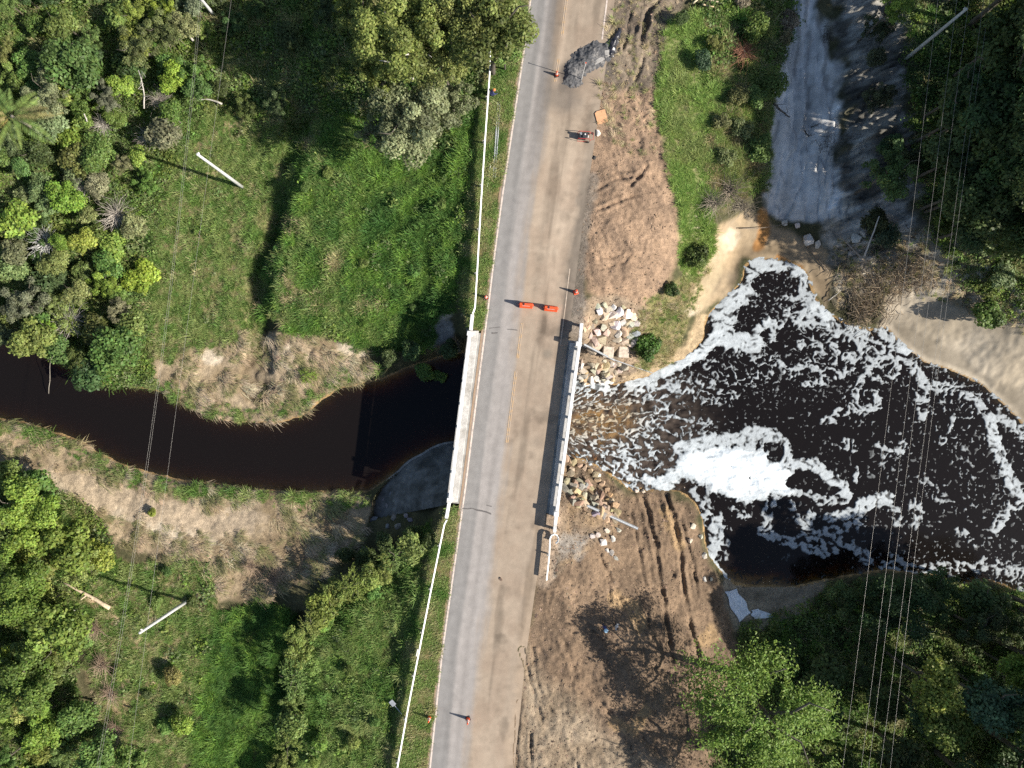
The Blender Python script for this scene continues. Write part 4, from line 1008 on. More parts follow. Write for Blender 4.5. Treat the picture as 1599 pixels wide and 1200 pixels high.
def twig_mesh(name, n, seed, radius=0.014, flat=0.55, seglen=0.3, mat='dead_wood', lie=0.0):
    r = random.Random(seed); mb = MB()
    for i in range(n):
        a = r.uniform(0, 2 * math.pi); p = Vector((0, 0, -0.35)) + Vector((r.gauss(0, .12), r.gauss(0, .12), 0))
        d = Vector((math.cos(a), math.sin(a), r.uniform(.2, 1.2) * (1 - lie))).normalized()
        pts = [p]; 
        for k in range(r.randint(3, 5)):
            d = (d + Vector((r.gauss(0, .3), r.gauss(0, .3), r.gauss(-.06, .2)))).normalized()
            p = p + d * seglen * r.uniform(.6, 1.1); pts.append(p.copy())
        rr = radius * r.uniform(.6, 1.3)
        mb.path([(q.x, q.y, q.z * flat + .1) for q in pts], [rr * (1 - .75 * k / (len(pts) - 1)) for k in range(len(pts))], 3)
    me = mb.mesh(name); me.materials.append(M[mat]); return me

def trunk_mesh(name, seed, limbs=6):
    """unit height, unit crown radius: slightly bent stem with limbs"""
    r = random.Random(seed); mb = MB()
    bend = Vector((r.uniform(-.12, .12), r.uniform(-.12, .12), 0))
    pts = [(bend.x * math.sin(t * 3) * t, bend.y * math.sin(t * 2.5) * t, -0.06 + 1.06 * t) for t in (0, .2, .4, .6, .8, 1.0)]
    mb.path(pts, [.062, .052, .047, .040, .030, .018], 8)
    for i in range(limbs):
        a = 2 * math.pi * i / limbs + r.uniform(-.4, .4); h = r.uniform(.5, .92); L = r.uniform(.35, .8)
        b = Vector(pts[min(5, int(h * 5))]); b.z = h
        q = [b, b + Vector((math.cos(a) * L * .4, math.sin(a) * L * .4, .10)), b + Vector((math.cos(a + .3) * L * .75, math.sin(a + .3) * L * .75, .20)), b + Vector((math.cos(a + .1) * L, math.sin(a + .1) * L, .30))]
        mb.path(q, [.024, .018, .012, .005], 5)
    me = mb.mesh(name, True); me.materials.append(M['bark']); return me

CR = {
 'broad': [crown_mesh('broad_crown', 26, 4200, 0.115, s) for s in (11, 12, 13)],
 'big': [crown_mesh('big_crown', 46, 11000, 0.062, s, 0.6, (0.13, 0.27), 0.85) for s in (21, 22)],
 'loose': [crown_mesh('loose_crown', 40, 5200, 0.075, s, 0.6, (0.10, 0.24), 0.9) for s in (31, 32, 33)],
 'shrub': [crown_mesh('shrub_crown', 16, 2300, 0.15, s, 0.6, (0.26, 0.45), 0.66) for s in (41, 42, 43)],
 'spray': [spray_mesh('feathery_crown', 1700, 12, 0.042, s) for s in (51, 52)],
 'young': [spray_mesh('young_crown', 150, 12, 0.10, s) for s in (56, 57)],
 'dead': [twig_mesh('dead_branches', 110, s) for s in (61, 62)],
}
TRUNK = [trunk_mesh('trunk', s) for s in (71, 72, 73)]
OLIVE = (0.205, 0.25, 0.065); GREY = (0.21, 0.235, 0.12); DARK = (0.085, 0.130, 0.042); LIME = (0.22, 0.32, 0.055); MID = (0.135, 0.210, 0.052)
BLUE = (0.070, 0.125, 0.062); YELL = (0.27, 0.315, 0.06); TAWNY = (0.24, 0.19, 0.11); ASH = (0.36, 0.33, 0.29); RUST = (0.22, 0.10, 0.06)
_rr = random.Random(5)
def jitter(c, a=0.12):
    k = 1 + _rr.uniform(-a, a); return (c[0] * k * (1 + _rr.uniform(-a, a)), c[1] * k, c[2] * k * (1 + _rr.uniform(-a, a)))

def plant(kind, px, py, hc, r, col, label, category='tree', group=None, name=None, at=None, squash=1.0, var=None, bark=(.10, .085, .065)):
    """a tree or shrub whose crown is seen at this pixel, crown middle hc above the ground"""
    if at is None:
        x, y, g = on_ground(px, py, hc)
    else:
        x, y = at; g = float(ground_z(x, y))
    name = name or {'dead': 'dead_bush', 'shrub': 'shrub', 'young': 'sapling'}.get(kind, 'tree')
    root = tag(empty(name, (x, y, g), _rr.uniform(0, 6.28)), label, category, group)
    cm = _rr.choice(CR[kind]) if var is None else CR[kind][var]
    crown = mesh_obj('branches' if kind == 'dead' else 'crown', cm, None, root)
    crown.location = (0, 0, hc); crown.scale = (r, r, r * squash); crown.color = (*col, 1); crown.rotation_euler = (0, 0, _rr.uniform(0, 6.28))
    tr = mesh_obj('trunk', _rr.choice(TRUNK), None, root); k = r if hc > 2.5 else r * 0.7
    tr.scale = (k, k, max(hc + 0.15 * r, 0.3)); tr.color = (*bark, 1)
    return root

# ------------------------------------------------------------------ ground cover, scattered points carrying shared tufts
def tuft_mesh(name, blades, seed, mat, length=(.5, 1.0), width=.035, lean=(.2, 1.0), bend=.5, comb=None, root=.10):
    r = np.random.default_rng(seed); V = []; F = []
    for b in range(blades):
        a = r.uniform(0, 2 * math.pi) if comb is None else r.normal(0, comb)
        L = r.uniform(*length); ln = r.uniform(*lean); o = r.normal(0, root, 2)
        d = np.array((math.cos(a), math.sin(a))); s = np.array((-d[1], d[0]))
        pts = []
        for t in (0, .5, 1.0):
            h = L * t * math.cos(ln * (0.4 + bend * t)); q = L * t * math.sin(ln * (0.4 + bend * t))
            pts.append((o[0] + d[0] * q, o[1] + d[1] * q, max(h, .02 * t)))
        i0 = len(V); w = width * r.uniform(.7, 1.3)
        for p, ww in zip(pts, (w, w * .9, w * .15)):
            V.append((p[0] - s[0] * ww, p[1] - s[1] * ww, p[2])); V.append((p[0] + s[0] * ww, p[1] + s[1] * ww, p[2]))
        F.append((i0, i0 + 1, i0 + 3, i0 + 2)); F.append((i0 + 2, i0 + 3, i0 + 5, i0 + 4))
    me = mesh_np(name, V, F); me.materials.append(M[mat]); return me
def weed_mesh(name, n, seed, leaf=.16, h=.5, rad=.35):
    r = np.random.default_rng(seed)
    P = np.stack([r.normal(0, rad * .6, n), r.normal(0, rad * .6, n), r.random(n) * h], 1)
    V, F = leaf_quads(P, np.array((0, 0, 1.0)) + r.normal(size=(n, 3)) * .6, leaf * r.uniform(.6, 1.4, n), 1.6, rng=r)
    me = mesh_np(name, V, F); me.materials.append(M['scatter_leaf']); return me

TUFT = {
 'tall': [tuft_mesh('tall_tuft', 22, s, 'scatter_leaf', (.55, 1.1), .028, (.2, 1.15), .7) for s in (1, 2, 3)],
 'short': [tuft_mesh('short_tuft', 16, s, 'scatter_leaf', (.14, .3), .018, (.3, 1.2), .5, root=.12) for s in (4, 5)],
 'straw': [tuft_mesh('straw_tuft', 16, s, 'straw', (.5, 1.2), .018, (1.15, 1.55), .6, comb=.35, root=.14) for s in (6, 7, 8)],
 'weed': [weed_mesh('weed', 34, s) for s in (9, 10)],
}
def clod_mesh(name, seed):
    r = random.Random(seed); bm = bmesh.new()
    for i in range(9): bm.verts.new((r.uniform(-1, 1), r.uniform(-1, 1), r.uniform(-.6, .7)))
    bmesh.ops.convex_hull(bm, input=bm.verts); bmesh.ops.delete(bm, geom=[v for v in bm.verts if not v.link_faces], context='VERTS')
    me = bpy.data.meshes.new(name); bm.to_mesh(me); bm.free(); me.materials.append(M['straw']); return me
TUFT['clod'] = [clod_mesh('clod', s) for s in (1, 2, 3)]
def scatter(name, label, category, kind, pts, scl, rot, tint):
    n = len(pts); me = bpy.data.meshes.new(name)
    me.vertices.add(n); me.vertices.foreach_set('co', np.asarray(pts, np.float32).ravel())
    set_float(me, 'size', scl)
    a = me.attributes.new('turn', 'FLOAT_VECTOR', 'POINT'); a.data.foreach_set('vector', np.asarray(rot, np.float32).ravel())
    set_color(me, 'tint', np.clip(tint, .004, .9))
    a = me.attributes.new('pick', 'INT', 'POINT'); a.data.foreach_set('value', RNG.integers(0, len(TUFT[kind]), n).astype(np.int32))
    o = tag(mesh_obj(name, me), label, category, kind='stuff')
    ng = bpy.data.node_groups.new(name, 'GeometryNodeTree')
    ng.interface.new_socket('Geometry', in_out='INPUT', socket_type='NodeSocketGeometry'); ng.interface.new_socket('Geometry', in_out='OUTPUT', socket_type='NodeSocketGeometry')
    gi = ng.nodes.new('NodeGroupInput'); go = ng.nodes.new('NodeGroupOutput')
    jn = ng.nodes.new('GeometryNodeJoinGeometry')
    for m_ in TUFT[kind]:
        src = bpy.data.objects.get('source_' + m_.name) or bpy.data.objects.new('source_' + m_.name, m_)
        oi = ng.nodes.new('GeometryNodeObjectInfo'); oi.inputs['Object'].default_value = src; oi.inputs['As Instance'].default_value = True
        ng.links.new(oi.outputs['Geometry'], jn.inputs[0])
    def attr(nm, ty):
        q = ng.nodes.new('GeometryNodeInputNamedAttribute'); q.data_type = ty; q.inputs['Name'].default_value = nm; return q.outputs[0]
    ip = ng.nodes.new('GeometryNodeInstanceOnPoints'); ip.inputs['Pick Instance'].default_value = True
    ng.links.new(gi.outputs[0], ip.inputs['Points']); ng.links.new(jn.outputs[0], ip.inputs['Instance'])
    ng.links.new(attr('pick', 'INT'), ip.inputs['Instance Index']); ng.links.new(attr('size', 'FLOAT'), ip.inputs['Scale'])
    er = ng.nodes.new('FunctionNodeEulerToRotation'); ng.links.new(attr('turn', 'FLOAT_VECTOR'), er.inputs[0]); ng.links.new(er.outputs[0], ip.inputs['Rotation'])
    ng.links.new(ip.outputs[0], go.inputs[0])
    o.modifiers.new('scatter', 'NODES').node_group = ng
    return o

def pick_points(zones, seed, wob=0.7, edge=0.4):
    """zones: {name: per square metre}"""
    r = np.random.default_rng(seed); out = []
    for zn, dens in zones.items():
        R = Z[zn]; m = R > -0.8; cells = np.argwhere(m); n = int(len(cells) * WS * WS * dens)
        c = cells[r.integers(0, len(cells), n)]
        x = WX0 + (c[:, 1] + r.random(n)) * WS; y = WY0 + (c[:, 0] + r.random(n)) * WS
        k = r.random(n) < zin(zn, x, y, edge, wob, seed); x, y = x[k], y[k]
        out.append(np.stack([x, y], 1))
    P = np.concatenate(out); x, y = P[:, 0], P[:, 1]
    ok = (np.abs(x) < 56.5) & (np.abs(y) < 43.5) & (rsample(R_WAT, x, y) < -0.05)
    wl = PW(west_line(CY - y * FPX / CAM_Z), 0)[0]
    ok &= ~((x > wl - 0.22) & (x < wl + 7.4))
    fr_ = np.hypot(x - FAN_C[0], y - FAN_C[1]); fa_ = np.arctan2(y - FAN_C[1], x - FAN_C[0]); fa_ = np.where(fa_ < 0, fa_ + 2 * np.pi, fa_)
    ok &= ~((fa_ > FAN_A[0]) & (fa_ < FAN_A[-2]) & (fr_ < np.interp(fa_, FAN_A, FAN_R)))
    # nothing grows through the deck
    bx0, by0 = PW(735, 500); ok &= ~((x > wl - 1.3) & (x < wl + 9.0) & (y < PW(0, 512)[1]) & (y > PW(0, 792)[1]))
    return P[ok], r
def tints(P, r, cols, freq, seed, soft=0.5, jit=0.08):
    """patchy mixture of colours"""
    x, y = P[:, 0], P[:, 1]; f = fbm(x, y, freq, 4, seed) * 1.6 + 0.5 + r.normal(0, 0.10, len(x))
    f = np.clip(f, 0, 1) * (len(cols) - 1); i = np.minimum(f.astype(int), len(cols) - 2); u = (f - i)[:, None]
    cols = np.array(cols); c = cols[i] * (1 - u) + cols[i + 1] * u
    return c * (1 + r.normal(0, jit, (len(x), 1))) * (1 + r.normal(0, 0.03, (len(x), 3)))
def cover(name, label, category, kind, zones, cols, size, seed, freq=0.35, flow=None, wob=0.7, sink=0.03, lump=0.7, thin=None):
    P, r = pick_points(zones, seed, wob)
    if thin is not None:
        k = r.random(len(P)) < thin(P[:, 0], P[:, 1]); P = P[k]
    x, y = P[:, 0], P[:, 1]; n = len(P); z = ground_z(x, y) - sink
    rot = np.zeros((n, 3)); rot[:, 2] = r.uniform(0, 6.28, n) if flow is None else flow(x, y, r)
    rot[:, :2] = r.normal(0, .12, (n, 2))
    s = size * r.uniform(.6, 1.3, n) * (1 + lump * 1.6 * fbm(x, y, 0.5, 3, seed + 5))
    return scatter(name, label, category, kind, np.stack([x, y, z], 1), np.clip(s, .1, 3), rot, tints(P, r, cols, freq, seed + 9))

G1 = (0.185, 0.30, 0.07); G2 = (0.125, 0.235, 0.05); G3 = (0.31, 0.37, 0.13); G4 = (0.46, 0.40, 0.22); G5 = (0.085, 0.185, 0.042); G6 = (0.24, 0.41, 0.07)
cover('tall_grass', 'tall green and yellowing grass over the flats beside the road', 'grass', 'tall', {'field': 30, 'mid_s': 26}, [G1, G3, G4, G1, G2, G3, G1, G3], .52, 101, 0.30, wob=1.6)
cover('lush_grass', 'dense deep green grass on the embankment slopes', 'grass', 'tall', {'lush': 30, 'low_s': 30, 'ditch': 18}, [G5, G2, G1, G6, G2, G5, G2], .62, 102, 0.2, wob=1.6)
cover('mixed_grass', 'yellow green grass along the ditch side of the northern slope', 'grass', 'tall', {'lush_w': 26}, [G1, G3, G2, G3, G1, G4], .62, 112, 0.3, wob=2.0)
cover('slope_grass', 'olive green grass on the slope south of the bridge', 'grass', 'tall', {'slope_s': 30}, [G2, G1, G3, G1, G2, G3], .58, 103, 0.3, wob=1.2)
cover('bright_grass', 'bright green grass strip between the dirt shoulder and the gully', 'grass', 'tall', {'grass_e': 30}, [(.30, .42, .11), (.26, .40, .10), (.31, .43, .12), (.25, .38, .09), (.33, .42, .13), G3], .5, 104, 0.16)
cover('scrub_grass', 'tawny and olive rough grass between the bright strip and the gully', 'grass', 'tall', {'scrub_e': 22}, [G4, (.30, .27, .12), G3, G1, (.34, .28, .15), G4], .6, 114, 0.4, wob=1.0)
cover('verge_grass', 'short green and brown verge grass beside the guardrails', 'grass', 'short', {'verge_n': 110, 'verge_s': 110}, [G2, G3, G1, G4, G3], .85, 105, 0.5, wob=0.12)
cover('straggling_grass', 'thin yellowish grass on the bank by the stone heap', 'grass', 'tall', {'grass_m': 16, 'slope_far': 3, 'grey_n': 1.0}, [G4, G3, G4, G1], .45, 106, 0.4)
def bank_flow(x, y, r): return -0.25 + 0.9 * fbm(x, y, 0.22, 3, 140) + r.normal(0, .25, len(x))
STR = [(0.56, 0.45, 0.29), (0.44, 0.35, 0.20), (0.30, 0.28, 0.13), (0.22, 0.24, 0.09), (0.52, 0.41, 0.26), (0.60, 0.50, 0.34)]
_path = [on_ground(a, b)[:2] for a, b in ((-60,715),(60,752),(130,762),(200,785),(260,800),(330,818),(390,815))]
def straw_gap(x, y): return sstep(0.7, 2.0, seg_dist(x, y, _path, False)[0] + 0.6 * fbm(x, y, .5, 3, 152)) * np.clip(0.45 + 2.4 * fbm(x, y, 0.35, 3, 150), 0.02, 1)
cover('flattened_reeds', 'flattened straw coloured reeds along the upstream banks', 'reeds', 'straw', {'straw_n': 17, 'straw_s': 17}, STR, .8, 107, 0.4, flow=bank_flow, thin=straw_gap)
def edge_green(x, y): return np.clip(1.2 * sstep(1.9, 0.2, -rsample(R_WAT, x, y)) * (0.45 + 1.4 * fbm(x, y, .5, 3, 151)), 0, 1)
cover('water_edge_grass', 'green reeds growing at the edge of the upstream water', 'grass', 'tall', {'straw_n': 26, 'straw_s': 26}, [G2, G1, G3], .55, 108, 0.5, thin=edge_green)
cover('undergrowth', 'mixed leafy undergrowth in the woods', 'undergrowth', 'weed', {'thick_nw': 16, 'thick_sw': 14, 'thick_ne': 6, 'thick_se': 6, 'shade_wood': 13, 'brush_e': 7, 'mid_s': .6, 'lush': .5, 'slope_s': 1.0, 'field': .3}, [DARK, MID, G1, GREY, MID, LIME, DARK, OLIVE], 1.15, 109, 0.3)
cover('woodland_grass', 'rank grass between the shrubs of the thickets', 'grass', 'tall', {'thick_nw': 10, 'thick_sw': 12, 'shade_wood': 16, 'brush_e': 10, 'thick_ne': 4, 'thick_se': 5}, [G2, G1, G4, G3, G5], .7, 110, 0.4)
cover('dry_litter', 'dry straw and litter strewn over the bare shoulder', 'litter', 'straw', {'grey_n': 3.0, 'brush_e': 8, 'slope_far': 6, 'mid_s': 7, 'grass_m': 7}, [STR[0], STR[1], STR[2]], .45, 111, 0.5)

cover('soil_clods', 'crumbled clods and gravel strewn over the dug soil', 'clods', 'clod', {'dirt_n': 3.5, 'dirt_s': 5, 'grey_n': 3.5, 'fill_s': 14, 'fill_n': 10, 'sandy_s': 1.5, 'slope_far': 5, 'shore_se': 3}, [(.11, .08, .055), (.20, .14, .09), (.30, .22, .15), (.14, .10, .07)], .095, 113, 0.6, lump=0.8)
# ------------------------------------------------------------------ trees and shrubs one by one
plant('big', 622, 62, 9.5, 4.1, OLIVE, 'tall olive yellow tree with a pale bare trunk, west of the road', name='tree', bark=(.5, .47, .42))
plant('big', 640, 188, 6.5, 4.2, GREY, 'broad grey green tree below the olive one, edging the lush slope', name='tree')
plant('big', 765, 42, 8.5, 4.3, (0.135, 0.165, 0.045), 'leafy tree overhanging the road edge above the guardrail', name='tree')
plant('loose', 700, 25, 8.0, 3.4, OLIVE, 'open crowned tree between the olive tree and the road', name='tree')
plant('shrub', 788, 84, 3.2, 1.5, MID, 'dark green shrub over the guardrail end by the road', 'shrub')
plant('loose', 560, 20, 7.5, 2.6, OLIVE, 'slender yellowish tree at the edge of the shaded wood', name='tree')
for a, b, h, r_, c_, k_, lb in ((590, 112, 7.0, 2.5, OLIVE, 'loose', 'yellowish crown just below the tall olive tree'), (690, 88, 7.0, 2.9, (.19, .22, .065), 'loose', 'green crown between the grey green tree and the road'), (735, 20, 9.0, 3.2, (.20, .225, .065), 'big', 'olive crown reaching the road edge beside the overhanging tree'),
                               (655, 15, 9.0, 3.0, OLIVE, 'loose', 'olive crown above the pale bare trunk'), (705, 160, 4.0, 2.2, GREY, 'loose', 'grey bush between the grey green tree and the guardrail'), (590, 205, 4.5, 2.0, (.17, .2, .10), 'loose', 'small grey green crown at the shaded side of the broad tree')):
    plant(k_, a, b, h, r_, c_, lb, name='tree')
plant('shrub', 663, 583, 2.2, 1.15, (.13, .23, .05), 'bright green leafy shrub growing in the shade beside the bridge', 'shrub')
plant('shrub', 688, 588, 1.8, .8, (.12, .21, .05), 'small bright shrub nearest the upstream parapet', 'shrub')
plant('shrub', 237, 800, .45, .55, YELL, 'small lime green bush alone on the sandy upstream bank', 'shrub')
plant('young', 515, 932, 2.4, 1.9, (.20, .23, .06), 'pale feathery sapling at the top of the southern slope', 'sapling')
plant('young', 465, 1008, 2.2, 1.4, (.20, .23, .06), 'feathery sapling lower down the southern slope', 'sapling')
plant('young', 495, 945, 1.8, 1.3, (.17, .20, .05), 'little sapling leaning beside the pale feathery one', 'sapling')
plant('shrub', 282, 1132, 1.6, 1.4, LIME, 'round leafy lime green shrub in the southern meadow', 'shrub')
plant('shrub', 268, 1056, 1.2, 1.2, (.26, .24, .08), 'yellowing shrub above the lime one in the southern meadow', 'shrub')
plant('young', 480, 588, .8, 1.0, LIME, 'fan of bright reeds on the upstream sand', 'reed clump', name='reed_clump')
plant('shrub', 1014, 543, 1.1, 1.65, (.075, .150, .028), 'round dark green shrub between the stone heap and the foam', 'shrub')
plant('shrub', 1086, 398, 1.2, 1.55, (.10, .14, .035), 'bushy shrub where the dirt shoulder meets the sandy bank', 'shrub')
plant('shrub', 1050, 452, .8, .9, (.07, .11, .03), 'small shrub at the lower edge of the dirt shoulder', 'shrub')
plant('shrub', 1097, 96, 1.0, 1.1, BLUE, 'bluish green bush standing in the bright grass strip', 'shrub')
plant('shrub', 1066, 28, .9, .9, DARK, 'dark bush at the head of the bright grass strip', 'shrub')
plant('dead', 1162, 82, 1.0, 1.5, RUST, 'reddish brown dry bush beside the gully', 'dead bush')
plant('dead', 1140, 300, .9, 2.0, (.22, .18, .13), 'tangled brown dry brush above the sandy spit', 'dead bush')
plant('dead', 1115, 318, .9, 1.6, (.24, .2, .15), 'smaller brown brush touching the bright grass', 'dead bush')
plant('dead', 1160, 322, .9, 1.6, (.2, .17, .13), 'brown brush hanging over the gully mouth', 'dead bush')
for (a, b, r_, lb) in ((1205, 135, 1.6, 'dark shrub leaning over the gully edge by the dry bush'), (1188, 235, 1.5, 'shrub on the gully edge below the fallen limb'), (1178, 45, 1.5, 'upper shrub on the gully edge'), (1178, 150, 1.3, 'olive shrub above the fallen limb at the gully')):
    plant('shrub', a, b, 1.2, r_, jitter(MID), lb, 'shrub')
plant('loose', 1390, 272, 6.2, 2.7, (.105, .165, .05), 'thin crowned sunlit tree rising out of the shaded gully', name='tree')
plant('loose', 1398, 8, 6.5, 1.7, LIME, 'bright treetop catching sun above the shaded gully', name='tree')
plant('loose', 1552, 345, 3.5, 2.3, GREY, 'grey green bush on the eroded far slope', 'shrub', name='shrub')
plant('shrub', 1545, 490, 1.3, 1.9, MID, 'green bush at the top of the pale far beach', 'shrub')
plant('dead', 1510, 330, 1.5, 1.7, ASH, 'ash grey dead bush on the far slope under the wires', 'dead bush')
plant('spray', 1192, 1118, 9.0, 6.5, (.175, .275, .05), 'tall bright green feathery tree whose shadow lies on the dirt', name='tree', var=0)
plant('spray', 1215, 1250, 8.0, 5.4, (.165, .255, .05), 'second feathery tree below the tall bright one', name='tree', var=1)
plant('broad', 1462, 1075, 8.5, 2.6, YELL, 'yellow green tree standing in the dark southern wood', name='tree')
plant('broad', 1478, 1140, 8.0, 2.6, (.15, .20, .04), 'lower yellow green tree beside the first in the southern wood', name='tree')
plant('broad', 1552, 1105, 8.5, 3.0, (.10, .17, .085), 'bluish green tree next to the yellow green pair', name='tree')
plant('broad', 1592, 1050, 7.5, 2.0, LIME, 'lime green tree cut by the picture edge in the southern wood', name='tree')
plant('big', 1395, 945, 5.0, 4.0, (.052, .095, .03), 'dark spreading tree overhanging the lower edge of the foamy pool', name='tree')
plant('loose', 1470, 925, 4.5, 2.7, (.07, .115, .035), 'mid green tree beside the dark one at the pool edge', name='tree')
plant('loose', 1535, 985, 4.5, 2.6, (.085, .115, .045), 'olive green tree behind the pool corner beach', name='tree')
plant('dead', 1428, 985, 4.5, 1.4, ASH, 'bare pale branches between the dark trees at the pool', 'dead tree', name='dead_tree')
for (a, b, h, r_, c_, k_, lb) in (
 (40, 800, 5.0, 3.9, LIME, 'big', 'wide lime green tree on the southern upstream bank'), (105, 850, 4.0, 3.0, (.17, .23, .045), 'broad', 'yellow green tree next to the wide lime one'),
 (25, 915, 5.0, 3.7, (.14, .215, .04), 'big', 'bushy green tree below the wide lime one'), (88, 985, 4.2, 3.2, (.155, .22, .045), 'broad', 'rounded green tree above the fallen logs gap'),
 (35, 1060, 4.5, 3.8, (.13, .20, .042), 'big', 'dense green tree in the lower corner wood'), (150, 868, 2.2, 1.9, YELL, 'shrub', 'yellowish shrub at the edge of the lime wood'),
 (180, 545, 3.2, 2.9, (.105, .185, .045), 'broad', 'fresh green tree with white limbs over the upstream water'), (55, 532, 2.8, 2.3, OLIVE, 'broad', 'olive tree leaning over the upstream water'),
 (25, 345, 3.0, 2.2, LIME, 'shrub', 'lime shrub in the upper thicket near the palm'), (190, 133, 2.8, 1.4, LIME, 'shrub', 'bright lime shrub amid the dark upper thicket'),
 (108, 108, 3.4, 3.0, (.085, .145, .04), 'broad', 'large leaved dark tree beside the bright lime shrub'), (72, 150, 3.4, 2.4, GREY, 'loose', 'grey green tree between palm and large leaved tree'),
 (130, 375, 2.4, 1.5, YELL, 'shrub', 'yellow lime bush near the pale dead bush'), (150, 240, 2.6, 2.1, MID, 'broad', 'mid green tree below the bright lime shrub'),
 (40, 470, 3.0, 2.4, (.17, .185, .11), 'loose', 'pale grey foliaged tree above the upstream water'), (165, 152, 2.9, 1.6, (.15, .16, .10), 'loose', 'grey leaved bush under the bright lime shrub'),
 (215, 70, 3.2, 2.4, (.13, .155, .055), 'loose', 'sparse tree near the upper wires'), (255, 45, 2.8, 2.0, (.14, .17, .06), 'loose', 'thin olive bush by the pale fallen stick')):
    plant(k_, a, b, h, r_, c_, lb, 'shrub' if k_ == 'shrub' else 'tree', name='shrub' if k_ == 'shrub' else 'tree')
for a, b, r_, c_, lb in ((180, 335, 1.9, (.34, .30, .25), 'brownish grey dead bush at the edge of the meadow thicket'), (68, 378, 1.6, (.45, .44, .41), 'pale silver dead bush in the western thicket'), (108, 500, 1.8, (.33, .3, .28), 'grey dead bush above the upstream water'),
                         (250, 155, 1.3, (.3, .26, .22), 'small grey dead bush beside the wires'), (232, 215, 1.3, (.34, .3, .25), 'grey dead twigs below the wires'), (130, 290, 1.3, (.36, .33, .29), 'dead bush in the middle of the western thicket'),
                         (265, 55, 1.4, (.3, .25, .2), 'brown dead bush by the shaded wood'), (160, 195, 1.2, (.34, .31, .26), 'dead twigs beside the grey leaved bush')):
    plant('dead', a, b, 1.9, r_, c_, lb, 'dead bush')

ORD = ['nearest', 'second', 'third', 'fourth', 'fifth', 'sixth', 'seventh', 'eighth', 'ninth', 'tenth', 'eleventh', 'twelfth', 'thirteenth', 'fourteenth', 'fifteenth', 'sixteenth', 'seventeenth', 'eighteenth', 'nineteenth', 'twentieth', 'twenty-first', 'twenty-second', 'twenty-third', 'twenty-fourth', 'twenty-fifth', 'twenty-sixth', 'twenty-seventh', 'last but one', 'last']
def hue_word(c):
    g = c[1]; ratio = c[0] / g
    if c[2] / g > .42: return 'grey green'
    if ratio > .86: return 'olive'
    if g > .27: return 'lime green'
    if g < .15: return 'dark green'
    return 'mid green'
FORM = {'shrub': 'rounded', 'loose': 'open', 'broad': 'leafy', 'dead': 'leafless', 'young': 'feathery', 'big': 'tall'}
def fill(zone_name, n, kinds, hc, rad, cols, where, marks, group, seed, spacing=1.5, cond=None, name='shrub', category='shrub'):
    r = random.Random(seed); got = []; tries = 0; R = Z[zone_name]; cells = np.argwhere(R > 0.2); made = []
    while len(got) < n and tries < n * 60:
        tries += 1
        i, j = cells[r.randrange(len(cells))]; x = WX0 + j * WS; y = WY0 + i * WS
        if abs(x) > 56 or abs(y) > 43 or float(rsample(R_WAT, np.array(x), np.array(y))) > -0.6: continue
        if cond and not cond(x, y): continue
        if any((x - a) ** 2 + (y - b) ** 2 < spacing ** 2 for a, b in got): continue
        got.append((x, y))
        rr = r.uniform(*rad); h = r.uniform(*hc); kd = r.choice(kinds); c_ = jitter(r.choice(cols), .18)
        made.append((x, y, kd, c_, plant(kd, 0, 0, h, rr, c_, '-', category, group, name, at=(x, y))))
    # which one: how it looks and how it is ranked from the landmark closest to it
    by = {}
    for x, y, kd, c_, o in made:
        a, b = to_px(x, y, -3.0); k = min(range(len(marks)), key=lambda q: math.hypot(marks[q][0] - a, marks[q][1] - b))
        by.setdefault((k, hue_word(c_) + ' ' + FORM[kd]), []).append((math.hypot(marks[k][0] - a, marks[k][1] - b), o))
    for (k, look), L_ in by.items():
        for q, (_, o) in enumerate(sorted(L_, key=lambda t: t[0])):
            o['label'] = f"{look} {name}, {ORD[min(q, 19)]} from {marks[k][2]} {where}"
fill('thick_nw', 150, ['shrub', 'shrub', 'loose', 'broad'], (1.2, 2.8), (1.0, 2.1), [MID, OLIVE, GREY, DARK, MID, LIME, (.19, .23, .08)], 'in the thicket', [(15, 180, 'the palm'), (190, 133, 'the bright lime shrub'), (68, 378, 'the silver dead bush'), (180, 335, 'the brownish dead bush'), (290, 60, 'the pale fallen stick'), (180, 545, 'the tree with white limbs'), (60, 40, 'the wood corner')], 'shrubs of the north-western thicket', 1, 1.35)
fill('thick_sw', 55, ['shrub', 'broad', 'loose'], (1.4, 3.4), (1.3, 2.4), [LIME, MID, (.20, .28, .06), OLIVE], 'in the thicket', [(40, 800, 'the wide lime tree'), (150, 935, 'the thick fallen log'), (60, 1150, 'the dense lower tree')], 'shrubs of the south-western thicket', 2, 1.6)
fill('shade_wood', 30, ['shrub', 'loose'], (.9, 2.2), (.9, 1.8), [DARK, MID, DARK, (.12, .16, .05)], 'in deep shade', [(330, 160, 'the bleached curved log'), (335, 10, 'the grey pole'), (620, 60, 'the olive tree'), (640, 190, 'the grey green tree')], 'shrubs of the shaded wood', 3, 1.9, cond=lambda x, y: x < PW(720, 0)[0])
fill('lush', 10, ['shrub'], (.4, .7), (.5, .9), [MID, G2, (.16, .24, .05)], 'in lush grass', [(616, 522, 'the rusty boulder'), (640, 190, 'the grey green tree'), (740, 480, 'the parapet')], 'bushes in the lush grass', 4, 2.2)
fill('slope_s', 18, ['shrub', 'young'], (.6, 1.2), (.6, 1.1), [G1, MID, (.22, .27, .07)], 'on the slope', [(515, 932, 'the feathery sapling'), (615, 1103, 'the fallen sign'), (500, 1200, 'the slope foot')], 'bushes on the southern slope', 5, 1.7, cond=lambda x, y: x < PW(590, 0)[0])
